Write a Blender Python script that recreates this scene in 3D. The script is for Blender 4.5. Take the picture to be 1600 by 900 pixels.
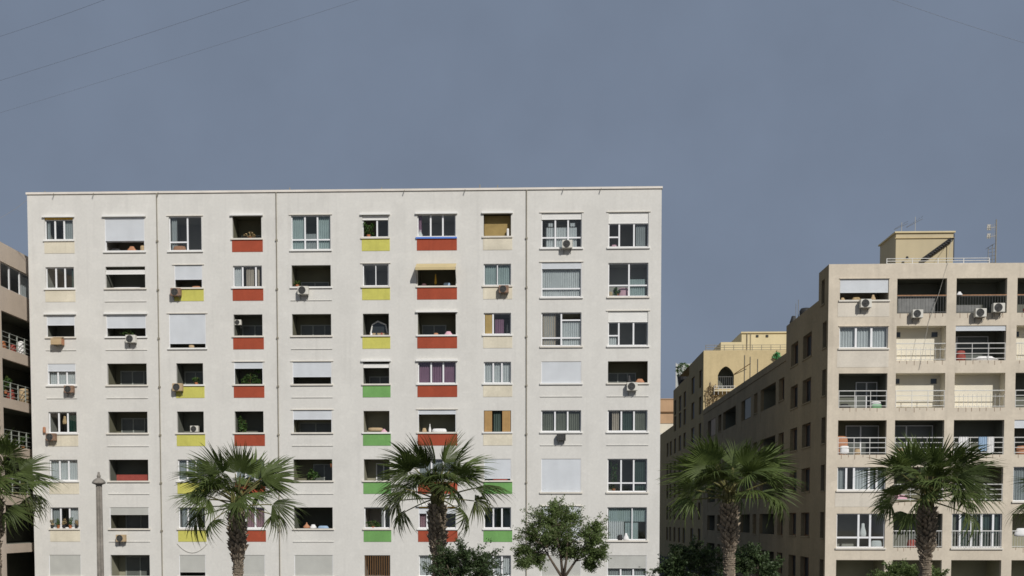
import bpy, math, random
from mathutils import Vector, Matrix
R = math.radians
random.seed(7)
for o in list(bpy.data.objects): bpy.data.objects.remove(o)
scene = bpy.context.scene
C = scene.collection

# ------------------------------------------------------------------ camera
cam = bpy.data.objects.new('camera', bpy.data.cameras.new('camera')); C.objects.link(cam)
cam.data.sensor_width = 36; cam.data.lens = 36
cam.data.shift_y = 0.2713
cam.data.clip_start = 0.5; cam.data.clip_end = 4000
CAM = Vector((0, -61.3, 5.2))
cam.location = CAM
cam.rotation_euler = (R(90 - 2.58), 0, R(1.72))
scene.camera = cam

# ------------------------------------------------------------------ light
SUN_EL, SUN_AZ = 37, 29           # azimuth measured from the facade normal towards the right
world = bpy.data.worlds.new('World'); scene.world = world; world.use_nodes = True
nt = world.node_tree; nt.nodes.clear()
sky = nt.nodes.new('ShaderNodeTexSky'); sky.sky_type = 'NISHITA'; sky.sun_disc = False
sky.sun_elevation = R(SUN_EL); sky.sun_rotation = R(180 - SUN_AZ)
sky.air_density = 1.0; sky.dust_density = 2.0; sky.ozone_density = 1.5
hs = nt.nodes.new('ShaderNodeHueSaturation'); hs.inputs['Saturation'].default_value = 0.55; hs.inputs['Value'].default_value = 0.5
mx = nt.nodes.new('ShaderNodeMix'); mx.data_type = 'RGBA'; mx.inputs[0].default_value = 0.88
tcw = nt.nodes.new('ShaderNodeTexCoord'); nzw = nt.nodes.new('ShaderNodeTexNoise'); nzw.inputs['Scale'].default_value = 9; nzw.inputs['Detail'].default_value = 6
mrw = nt.nodes.new('ShaderNodeMapRange'); mrw.inputs[1].default_value = .25; mrw.inputs[2].default_value = .75; mrw.inputs[3].default_value = .93; mrw.inputs[4].default_value = 1.07
vmw = nt.nodes.new('ShaderNodeVectorMath'); vmw.operation = 'SCALE'; vmw.inputs[0].default_value = (1.86, 2.31, 3.14)   # even dusty blue-grey haze over the whole sky, faintly mottled
nt.links.new(tcw.outputs['Generated'], nzw.inputs['Vector']); nt.links.new(nzw.outputs[0], mrw.inputs[0]); nt.links.new(mrw.outputs[0], vmw.inputs['Scale']); nt.links.new(vmw.outputs[0], mx.inputs[7])
bg = nt.nodes.new('ShaderNodeBackground'); bg.inputs[1].default_value = 0.1
wo = nt.nodes.new('ShaderNodeOutputWorld')
nt.links.new(sky.outputs[0], hs.inputs['Color']); nt.links.new(hs.outputs[0], mx.inputs[6])
nt.links.new(mx.outputs[2], bg.inputs[0]); nt.links.new(bg.outputs[0], wo.inputs[0])
sun = bpy.data.objects.new('sun', bpy.data.lights.new('sun', 'SUN')); C.objects.link(sun)
sun.data.energy = 3.5; sun.data.angle = R(0.53); sun.data.color = (1, 0.965, 0.92)
sun.location = (20, -60, 60)
sd = Vector((math.sin(R(SUN_AZ)) * math.cos(R(SUN_EL)), -math.cos(R(SUN_AZ)) * math.cos(R(SUN_EL)), math.sin(R(SUN_EL))))
sun.rotation_euler = sd.to_track_quat('Z', 'Y').to_euler()
vs = scene.view_settings
vs.view_transform = 'Standard'; vs.look = 'None'; vs.exposure = 0; vs.gamma = 1; vs.use_curve_mapping = False
scene.render.engine = 'CYCLES'
scene.cycles.filter_width = 1.6; scene.cycles.max_bounces = 7; scene.cycles.transparent_max_bounces = 10

# ------------------------------------------------------------------ materials
MATS = {}
def mat(name, col, rough=0.8, var=0.05, scale=0.7, streak=0.0, bump=0.0, bscale=25, spec=0.3, metal=0.0, fine=0.0, fscale=9, transl=0.0, objrand=0.0, stain=0.0):
    if name in MATS: return MATS[name]
    m = bpy.data.materials.new(name); m.use_nodes = True; MATS[name] = m
    n = m.node_tree.nodes; l = m.node_tree.links
    b = n['Principled BSDF']
    b.inputs['Roughness'].default_value = rough; b.inputs['Metallic'].default_value = metal
    b.inputs['Specular IOR Level'].default_value = spec
    b.inputs['Base Color'].default_value = (*col, 1)
    geo = n.new('ShaderNodeNewGeometry')
    prev = None
    def layer(sc, lo, hi, mapscale=None, detail=3, i0=.3, i1=.7):
        nonlocal prev
        src = geo.outputs['Position']
        if mapscale:
            mp = n.new('ShaderNodeMapping'); mp.inputs['Scale'].default_value = mapscale
            l.new(src, mp.inputs[0]); src = mp.outputs[0]
        no = n.new('ShaderNodeTexNoise'); no.inputs['Scale'].default_value = sc; no.inputs['Detail'].default_value = detail
        l.new(src, no.inputs['Vector'])
        mr = n.new('ShaderNodeMapRange'); mr.inputs[1].default_value = i0; mr.inputs[2].default_value = i1
        mr.inputs[3].default_value = lo; mr.inputs[4].default_value = hi
        l.new(no.outputs[0], mr.inputs[0])
        if prev is None: prev = mr.outputs[0]
        else:
            mu = n.new('ShaderNodeMath'); mu.operation = 'MULTIPLY'
            l.new(prev, mu.inputs[0]); l.new(mr.outputs[0], mu.inputs[1]); prev = mu.outputs[0]
    if var: layer(scale, 1 - var, 1 + var)
    if streak: layer(1.0, 1 - streak, 1.0, (1.6, 1.6, 0.10), 5)
    if stain:
        layer(1.0, 1.0, 1 - stain, (3.2, 3.2, .16), 6, .56, .76); layer(.55, 1.0, 1 - stain * .5, None, 6, .52, .60); layer(1.7, 1.0, 1 + stain * .35, None, 1, .60, .62)
    if fine: layer(fscale, 1 - fine, 1 + fine, None, 2)
    if objrand:
        oi = n.new('ShaderNodeObjectInfo'); mr = n.new('ShaderNodeMapRange'); mr.inputs[3].default_value = 1 - objrand; mr.inputs[4].default_value = 1 + objrand
        l.new(oi.outputs['Random'], mr.inputs[0]); mu = n.new('ShaderNodeMath'); mu.operation = 'MULTIPLY'; l.new(prev, mu.inputs[0]); l.new(mr.outputs[0], mu.inputs[1]); prev = mu.outputs[0]
    if prev is not None:
        vm = n.new('ShaderNodeVectorMath'); vm.operation = 'SCALE'; vm.inputs[0].default_value = col
        l.new(prev, vm.inputs['Scale']); l.new(vm.outputs[0], b.inputs['Base Color'])
    if bump:
        no = n.new('ShaderNodeTexNoise'); no.inputs['Scale'].default_value = bscale; no.inputs['Detail'].default_value = 4
        l.new(geo.outputs['Position'], no.inputs['Vector'])
        bp = n.new('ShaderNodeBump'); bp.inputs['Strength'].default_value = bump; bp.inputs['Distance'].default_value = 0.02
        l.new(no.outputs[0], bp.inputs['Height']); l.new(bp.outputs[0], b.inputs['Normal'])
    if transl:
        tr = n.new('ShaderNodeBsdfTranslucent'); ms = n.new('ShaderNodeMixShader'); ms.inputs[0].default_value = transl
        out = n['Material Output']
        tr.inputs[0].default_value = (col[0] * 1.5, col[1] * 1.5, col[2] * 1.2, 1)
        l.new(b.outputs[0], ms.inputs[1]); l.new(tr.outputs[0], ms.inputs[2]); l.new(ms.outputs[0], out.inputs[0])
    return m

def glass(name, tint, refl=1.0):
    m = bpy.data.materials.new(name); m.use_nodes = True; MATS[name] = m
    n = m.node_tree.nodes; l = m.node_tree.links; n.clear()
    t = n.new('ShaderNodeBsdfTransparent'); t.inputs[0].default_value = (*tint, 1)
    g = n.new('ShaderNodeBsdfGlossy'); g.inputs[1].default_value = 0.03; g.inputs[0].default_value = (refl, refl, refl, 1)
    lw = n.new('ShaderNodeLayerWeight'); lw.inputs[0].default_value = 0.5
    pw = n.new('ShaderNodeMath'); pw.operation = 'POWER'; pw.inputs[1].default_value = 4.0
    l.new(lw.outputs['Facing'], pw.inputs[0])
    f = n.new('ShaderNodeMapRange'); f.inputs[3].default_value = 0.07; f.inputs[4].default_value = 0.95
    l.new(pw.outputs[0], f.inputs[0])
    geo = n.new('ShaderNodeNewGeometry')
    no = n.new('ShaderNodeTexNoise'); no.inputs['Scale'].default_value = 1.3
    l.new(geo.outputs['Position'], no.inputs['Vector'])
    bp = n.new('ShaderNodeBump'); bp.inputs['Strength'].default_value = 0.15; bp.inputs['Distance'].default_value = 0.02
    l.new(no.outputs[0], bp.inputs['Height']); l.new(bp.outputs[0], g.inputs['Normal'])
    ms = n.new('ShaderNodeMixShader'); o = n.new('ShaderNodeOutputMaterial')
    l.new(f.outputs[0], ms.inputs[0]); l.new(t.outputs[0], ms.inputs[1]); l.new(g.outputs[0], ms.inputs[2]); l.new(ms.outputs[0], o.inputs[0])
    return m

M = {}
M['white'] = mat('white_render', (.668, .652, .605), .9, .03, .35, .035, .35, 30, .15, fine=.03, fscale=7, stain=.075)
M['whitetrim'] = mat('white_trim', (.78, .77, .73), .7, .04, 1.5)
M['sill'] = mat('stone_sill', (.70, .66, .58), .8, .06, 2)
M['cornice'] = mat('cornice_paint', (.72, .67, .60), .8, .10, .8)
M['yellow'] = mat('yellow_panel', (.585, .555, .13), .9, .06, 1.3, .10, .25, fine=.04, stain=.14)
M['red'] = mat('brick_red_panel', (.365, .074, .036), .9, .06, 1.3, .10, .25, fine=.04, stain=.14)
M['green'] = mat('green_panel', (.175, .375, .115), .9, .06, 1.3, .10, .25, fine=.04, stain=.14)
M['cream'] = mat('cream_panel', (.71, .65, .51), .9, .06, 1.3, .10, .25, fine=.04, stain=.14)
M['blueedge'] = mat('blue_sill_edge', (.10, .22, .62), .6, .03)
M['tanstrip'] = mat('ochre_strip', (.62, .38, .05), .7, .06, 3)
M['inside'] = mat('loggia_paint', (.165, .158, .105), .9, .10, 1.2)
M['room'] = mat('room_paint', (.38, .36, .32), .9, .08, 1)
M['frame'] = mat('white_window_frame', (.80, .80, .80), .45, .02, 2)
M['greyframe'] = mat('grey_door_frame', (.33, .35, .31), .5, .05, 2)
M['brownframe'] = mat('brown_timber', (.16, .085, .035), .6, .1, 5)
M['shutter'] = mat('white_roller_shutter', (.645, .67, .69), .6, .04, 1.2, .07)
M['greyshutter'] = mat('grey_roller_shutter', (.50, .50, .46), .65, .05, 1.5, .05)
M['tanblind'] = mat('bamboo_blind', (.36, .26, .10), .8, .1, 4)
M['shutterwood'] = mat('tan_shutter_board', (.42, .25, .10), .7, .08, 4)
M['awning'] = mat('tan_awning_cloth', (.60, .49, .27), .8, .05, 1.5, transl=.15)
M['glass'] = glass('window_glass', (.80, .84, .84))
M['teal'] = glass('teal_window_glass', (.45, .62, .58))
M['darkpane'] = mat('dark_door_glass', (.035, .042, .045), .08, .2, .8, spec=.6)
M['greypane'] = mat('dusty_door_glass', (.125, .135, .12), .3, .2, .8, spec=.35)
M['c_white'] = mat('white_net_curtain', (.74, .75, .76), .9, .05, 2, transl=.25)
M['c_grey'] = mat('grey_curtain', (.42, .44, .44), .9, .06, 2, transl=.2)
M['c_beige'] = mat('beige_curtain', (.52, .44, .36), .9, .06, 2, transl=.2)
M['c_purple'] = mat('mauve_curtain', (.34, .19, .27), .9, .06, 2, transl=.2)
M['c_pink'] = mat('pink_curtain', (.42, .24, .27), .9, .06, 2, transl=.2)
M['c_teal'] = mat('pale_teal_curtain', (.46, .54, .53), .9, .06, 2, transl=.2)
M['c_green'] = mat('olive_curtain', (.23, .235, .19), .9, .08, 2, transl=.2)
M['c_dark'] = mat('dark_green_curtain', (.065, .095, .08), .9, .08, 2)
M['pipe'] = mat('weathered_pipe', (.27, .245, .19), .7, .15, 2)
M['ac'] = mat('air_conditioner_casing', (.64, .62, .55), .6, .05, 3)
M['acrust'] = mat('rusty_casing', (.24, .15, .10), .75, .3, 6)
M['fan'] = mat('dark_fan_grille', (.035, .035, .033), .6, .1, 5)
M['metal'] = mat('grey_steel', (.20, .20, .19), .55, .1, 4, metal=.4)
M['rwall'] = mat('tan_render', (.65, .575, .46), .9, .06, .4, .07, .35, 30, .15, fine=.04, fscale=7, stain=.12)
M['rpale'] = mat('pale_infill_wall', (.72, .67, .55), .9, .04, .6, .05, .2)
M['rside'] = mat('tan_side_shade', (.255, .21, .135), .9, .08, .4, .06, .35, 30, .1, fine=.06, fscale=6, stain=.12)  # tan front render darkened, so the side wall's shade is in the colour
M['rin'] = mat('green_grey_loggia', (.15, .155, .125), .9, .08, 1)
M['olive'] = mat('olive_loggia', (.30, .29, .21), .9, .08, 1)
M['rail'] = mat('white_railing_paint', (.68, .67, .63), .5, .08, 5)
M['rust'] = mat('rust_stain', (.20, .11, .06), .9, .3, 8)
M['rustrail'] = mat('rusty_handrail', (.36, .20, .11), .8, .2, 6)
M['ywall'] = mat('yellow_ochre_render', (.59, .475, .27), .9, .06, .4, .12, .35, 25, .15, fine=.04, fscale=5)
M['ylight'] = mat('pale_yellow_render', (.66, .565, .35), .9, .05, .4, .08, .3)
M['yside'] = mat('ochre_side_shade', (.30, .24, .125), .9, .08, .4, .14, .35)  # ochre front render toned down, shade of the side painted in
M['orange'] = mat('orange_plaster', (.50, .325, .19), .9, .08, .5, .1)
M['lwall'] = mat('pinkish_tan_render', (.68, .575, .465), .9, .06, .5, .06, .3, fine=.04)
M['asphalt'] = mat('asphalt', (.05, .05, .052), .9, .15, .6, 0, .4, 40)
M['paving'] = mat('paving_slab', (.30, .28, .25), .9, .1, .8, 0, .3)
M['ground'] = mat('dusty_ground', (.20, .165, .115), .95, .15, .2, 0, .4, 5)
M['kerb'] = mat('kerb_stone', (.38, .37, .34), .9, .08, 1)
M['mark'] = mat('road_paint', (.70, .69, .64), .8, .1, 2)
M['frond'] = mat('palm_frond_green', (.086, .116, .034), .55, .28, 2.2, spec=.25, transl=.30, objrand=.38)
M['frond2'] = mat('palm_frond_yellowing', (.10, .12, .036), .5, .25, 2.2, spec=.4, transl=.25, objrand=.25)
M['petiole'] = mat('palm_petiole', (.14, .13, .045), .6, .15, 4)
M['trunk'] = mat('palm_trunk_bark', (.165, .135, .10), .95, .25, 5, 0, .6, 20)
M['boot'] = mat('palm_leaf_base', (.27, .22, .165), .9, .40, 7)
M['bark'] = mat('grey_brown_bark', (.11, .085, .062), .95, .2, 8, 0, .5, 30)
M['leaf'] = mat('tree_leaf', (.125, .17, .058), .5, .45, 3.5, spec=.3, transl=.34)
M['leafdark'] = mat('shrub_leaf_dark', (.055, .085, .032), .5, .5, 3.5, spec=.3, transl=.24)
M['leafpot'] = mat('pot_plant_leaf', (.055, .105, .026), .5, .35, 6, spec=.3, transl=.2)
M['leafdry'] = mat('dry_climber_leaf', (.34, .25, .13), .8, .3, 5)
M['terracotta'] = mat('terracotta', (.42, .16, .07), .85, .1, 5)
M['orangebox'] = mat('orange_plastic', (.44, .21, .115), .7, .12, 5)
M['pinkcloth'] = mat('pink_cloth', (.66, .40, .46), .9, .08, 5)
M['whitecloth'] = mat('white_cloth', (.76, .75, .73), .9, .05, 5)
M['bluecloth'] = mat('light_blue_cloth', (.32, .44, .58), .9, .06, 5)
M['redthing'] = mat('red_plastic', (.28, .06, .045), .7, .12, 5)
M['tanbox'] = mat('cardboard', (.46, .34, .20), .9, .08, 5)
M['concrete'] = mat('lamp_post_concrete', (.33, .30, .26), .95, .2, 6, .3, .5, 40, stain=.3)
M['cable'] = mat('cable_black', (.27, .28, .30), .7, 0)
M['cablelight'] = mat('cable_pale', (.45, .43, .38), .7, 0)
M['black'] = mat('black_plastic', (.03, .03, .03), .6, .1)
M['greenthing'] = mat('green_plastic', (.08, .32, .12), .6, .1)
M['sidepane'] = mat('dim_side_glass', (.022, .024, .026), .35, .2, .8, spec=.12)
M['ph'] = mat('penthouse_render', (.535, .455, .295), .9, .05, .5, .08, .3)
M['rspan'] = mat('pale_spandrel_render', (.67, .615, .52), .9, .06, .5, .08, .3, fine=.04, stain=.1)
M['sheet'] = mat('pale_plastic_sheet', (.55, .57, .57), .6, .1, 3, transl=.3)

# ------------------------------------------------------------------ mesh helpers
class Fac:
    """A wall's own axes: u along it, w into it, z up."""
    def __init__(s, o, u, w): s.o, s.u, s.w = Vector(o), Vector(u).normalized(), Vector(w).normalized()
    def pt(s, u, w, z): return s.o + s.u * u + s.w * w + Vector((0, 0, z))
WORLD = Fac((0, 0, 0), (1, 0, 0), (0, 1, 0))

class MB:
    def __init__(s, fac=WORLD): s.v, s.f, s.mi, s.fac = [], [], [], fac
    def quad(s, pts, mi=0):
        i = len(s.v); s.v += [s.fac.pt(*p) for p in pts]; s.f.append(tuple(range(i, i + len(pts)))); s.mi.append(mi)
    def box(s, u0, u1, w0, w1, z0, z1, mi=0, skip=''):
        i = len(s.v)
        s.v += [s.fac.pt(u, w, z) for z in (z0, z1) for w in (w0, w1) for u in (u0, u1)]
        for k, q in (('b', (0, 2, 3, 1)), ('t', (4, 5, 7, 6)), ('f', (0, 1, 5, 4)), ('k', (2, 6, 7, 3)), ('l', (0, 4, 6, 2)), ('r', (1, 3, 7, 5))):
            if k not in skip: s.f.append(tuple(i + a for a in q)); s.mi.append(mi)
        return s
    def tube(s, pts, r, n=6, mi=0, cap=True):
        pts = [s.fac.pt(*p) for p in pts]; rr = r if isinstance(r, (list, tuple)) else [r] * len(pts)
        base = len(s.v); k = len(pts)
        for a, p in enumerate(pts):
            d = (pts[min(a + 1, k - 1)] - pts[max(a - 1, 0)]).normalized()
            x = d.cross(Vector((0.31, 0.2, 0.93)) if abs(d.z) < .9 else Vector((1, 0, 0))).normalized(); y = d.cross(x)
            for j in range(n):
                t = 2 * math.pi * j / n; s.v.append(p + (x * math.cos(t) + y * math.sin(t)) * rr[a])
        for a in range(k - 1):
            for j in range(n):
                s.f.append((base + a * n + j, base + a * n + (j + 1) % n, base + (a + 1) * n + (j + 1) % n, base + (a + 1) * n + j)); s.mi.append(mi)
        if cap:
            s.f.append(tuple(base + j for j in range(n))[::-1]); s.mi.append(mi)
            s.f.append(tuple(base + (k - 1) * n + j for j in range(n))); s.mi.append(mi)
        return s
    def lathe(s, prof, c=(0, 0, 0), n=16, mi=0):
        base = len(s.v)
        for r, z in prof:
            for j in range(n):
                t = 2 * math.pi * j / n; s.v.append(s.fac.pt(c[0] + r * math.cos(t), c[1] + r * math.sin(t), c[2] + z))
        for a in range(len(prof) - 1):
            for j in range(n):
                s.f.append((base + a * n + j, base + a * n + (j + 1) % n, base + (a + 1) * n + (j + 1) % n, base + (a + 1) * n + j)); s.mi.append(mi)
        s.f.append(tuple(base + j for j in range(n))[::-1]); s.mi.append(mi)
        s.f.append(tuple(base + (len(prof) - 1) * n + j for j in range(n))); s.mi.append(mi)
        return s
    def mesh(s, name, mats, smooth=False):
        me = bpy.data.meshes.new(name); me.from_pydata([tuple(p) for p in s.v], [], s.f)
        for m in (mats if isinstance(mats, (list, tuple)) else [mats]): me.materials.append(m)
        me.polygons.foreach_set('material_index', s.mi)
        if smooth: me.polygons.foreach_set('use_smooth', [True] * len(s.f))
        me.update(); return me
    def build(s, name, mats, parent=None, smooth=False):
        return link(name, s.mesh(name, mats, smooth), parent)

def link(name, me, parent=None):
    o = bpy.data.objects.new(name, me); C.objects.link(o)
    if parent is not None:
        o.parent = parent
        if parent.type == 'EMPTY': o.matrix_parent_inverse = Matrix.Translation(-parent.location)
    return o
def thing(name, label, cat, loc=(0, 0, 0), group=None):
    o = bpy.data.objects.new(name, None); C.objects.link(o); o.location = loc; o.empty_display_size = .2
    return tag(o, label, cat, group)
def tag(o, label, cat, group=None):
    o['label'] = label; o['category'] = cat
    if group: o['group'] = group
    return o
def struct(o): o['kind'] = 'structure'; return o
def stuff(o): o['kind'] = 'stuff'; return o
ORD = ['', 'first', 'second', 'third', 'fourth', 'fifth', 'sixth', 'seventh', 'eighth', 'ninth', 'tenth']

def wall_grid(mb, u0, u1, z0, z1, holes, w=0.0, mi=0):
    us = sorted({u0, u1, *[h[0] for h in holes], *[h[1] for h in holes]}); zs = sorted({z0, z1, *[h[2] for h in holes], *[h[3] for h in holes]})
    us = [u for u in us if u0 <= u <= u1]; zs = [z for z in zs if z0 <= z <= z1]
    for j in range(len(zs) - 1):
        zc = (zs[j] + zs[j + 1]) / 2; run = None
        hs_ = [h for h in holes if h[2] < zc < h[3]]
        for i in range(len(us) - 1):
            uc = (us[i] + us[i + 1]) / 2
            solid = not any(h[0] < uc < h[1] for h in hs_)
            if solid and run is None: run = us[i]
            if run is not None and (not solid or i == len(us) - 2):
                e = us[i] if not solid else us[i + 1]
                mb.quad([(run, w, zs[j]), (e, w, zs[j]), (e, w, zs[j + 1]), (run, w, zs[j + 1])], mi); run = None

# ------------------------------------------------------------------ window kit
def recess(b, fac, u0, u1, z0, z1, depth, name, m_in, m_out, floor=0.0, reveal=.16, ceil=0.0):
    """The hollow of a window or loggia: reveal in wall paint, the room behind it."""
    mb = MB(fac)
    for w0, w1, mi, f, c in ((0, reveal, 1, 0, 0), (reveal, depth, 0, floor, ceil)):
        mb.quad([(u0, w0, z0 - f), (u0, w1, z0 - f), (u0, w1, z1 + c), (u0, w0, z1 + c)], mi)
        mb.quad([(u1, w0, z0 - f), (u1, w1, z0 - f), (u1, w1, z1 + c), (u1, w0, z1 + c)], mi)
        mb.quad([(u0, w0, z0 - f), (u1, w0, z0 - f), (u1, w1, z0 - f), (u0, w1, z0 - f)], mi)
        mb.quad([(u0, w0, z1 + c), (u1, w0, z1 + c), (u1, w1, z1 + c), (u0, w1, z1 + c)], mi)
    mb.quad([(u0, depth, z0 - floor), (u1, depth, z0 - floor), (u1, depth, z1 + ceil), (u0, depth, z1 + ceil)], 0)
    if floor: mb.quad([(u0, reveal, z0 - floor), (u1, reveal, z0 - floor), (u1, reveal, z0), (u0, reveal, z0)], 0)
    if ceil: mb.quad([(u0, reveal, z1 + ceil), (u1, reveal, z1 + ceil), (u1, reveal, z1), (u0, reveal, z1)], 0)
    return mb.build(name, [m_in, m_out], b)

def glazing(p, fac, u0, u1, z0, z1, w, cols, fw=.05, mw=.09, fm='frame', gm='glass', gmap=None, fname='frame'):
    """cols: [(f0, f1, [transom fractions])]; a frame and one pane for each light."""
    U = u1 - u0; Z = z1 - z0; mb = MB(fac); t = .05
    mb.box(u0, u0 + fw, w, w + t, z0, z1); mb.box(u1 - fw, u1, w, w + t, z0, z1)
    mb.box(u0 + fw, u1 - fw, w + .003, w + t, z1 - fw, z1); mb.box(u0 + fw, u1 - fw, w + .003, w + t, z0, z0 + fw * 1.3)
    for a, b_, tr in cols[:-1]: mb.box(u0 + b_ * U - mw / 2, u0 + b_ * U + mw / 2, w - .012, w + t - .004, z0 + fw, z1 - fw)
    k = 0
    for a, b_, tr in cols:
        ua = u0 + (fw if a == 0 else a * U + mw / 2); ub = u1 - fw if b_ == 1 else u0 + b_ * U - mw / 2
        zz = [z0 + fw * 1.3] + [z0 + f * Z for f in tr] + [z1 - fw]
        for f in tr: mb.box(ua, ub, w + .006, w + t - .002, z0 + f * Z - mw * .45, z0 + f * Z + mw * .45)
        for j in range(len(zz) - 1):
            za = zz[j] + (mw * .45 if j else 0); zb = zz[j + 1] - (mw * .45 if j < len(zz) - 2 else 0)
            g = (gmap or {}).get(k, gm); k += 1
            if g is None: continue
            pm = MB(fac); pm.quad([(ua, w + .02, za), (ub, w + .02, za), (ub, w + .02, zb), (ua, w + .02, zb)])
            pm.build('pane', M[g], p)
    return mb.build(fname, M[fm], p)

def curtain(p, fac, u0, u1, z0, z1, w, m, fold=.11, amp=.03):
    mb = MB(fac); n = max(6, int((u1 - u0) / fold * 4)); ph = random.random() * 6
    for i in range(n):
        def q(k): 
            u = u0 + (u1 - u0) * k / n
            return u, w + amp * math.sin(2 * math.pi * (u - u0) / fold + ph + .8 * math.sin(u * 5))
        a, wa = q(i); b_, wb = q(i + 1)
        mb.quad([(a, wa, z0), (b_, wb, z0), (b_, wb, z1), (a, wa, z1)])
    return mb.build('curtain', M[m], p, True)

def shutter(p, fac, u0, u1, z0, z1, w, m='shutter', name='roller_shutter'):
    mb = MB(fac); n = max(2, int((z1 - z0) / .055)); h = (z1 - z0) / n
    for i in range(n):
        a = z0 + i * h
        mb.quad([(u0, w, a), (u1, w, a), (u1, w, a + h * .82), (u0, w, a + h * .82)])
        mb.quad([(u0, w, a + h * .82), (u1, w, a + h * .82), (u1, w + .007, a + h * .91), (u0, w + .007, a + h * .91)])
        mb.quad([(u0, w + .007, a + h * .91), (u1, w + .007, a + h * .91), (u1, w, a + h), (u0, w, a + h)])
    mb.box(u0, u1, w - .01, w + .02, z0 - .035, z0)
    return mb.build(name, M[m], p)

L3 = [(0, .345, []), (.345, .665, []), (.665, 1, [])]
L2 = [(0, .5, []), (.5, 1, [])]
def T3(t=.27): return [(0, .345, [t]), (.345, .665, [t]), (.665, 1, [t])]

# ------------------------------------------------------------------ the setting
def sheet(name, x0, x1, y0, y1, z, m):
    mb = MB(); mb.quad([(x0, y0, z), (x1, y0, z), (x1, y1, z), (x0, y1, z)]); return struct(mb.build(name, M[m]))
sheet('ground', -1500, 1500, -400, 2500, 0, 'ground')
sheet('road', -300, 300, -52, -33, .004, 'asphalt')
pv = struct(MB().box(-300, 300, -32.8, -27.5, 0, .12).build('pavement', M['paving']))
struct(MB().box(-300, 300, -33, -32.803, 0, .13).build('kerb', M['kerb']))
mk = MB()
for i in range(-20, 20): mk.quad([(i * 6, -42.6, .008), (i * 6 + 3, -42.6, .008), (i * 6 + 3, -42.45, .008), (i * 6, -42.45, .008)])
struct(mk.build('road_markings', M['mark']))
sheet('courtyard', -60, 60, -27.5, 100, .003, 'asphalt')

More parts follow.
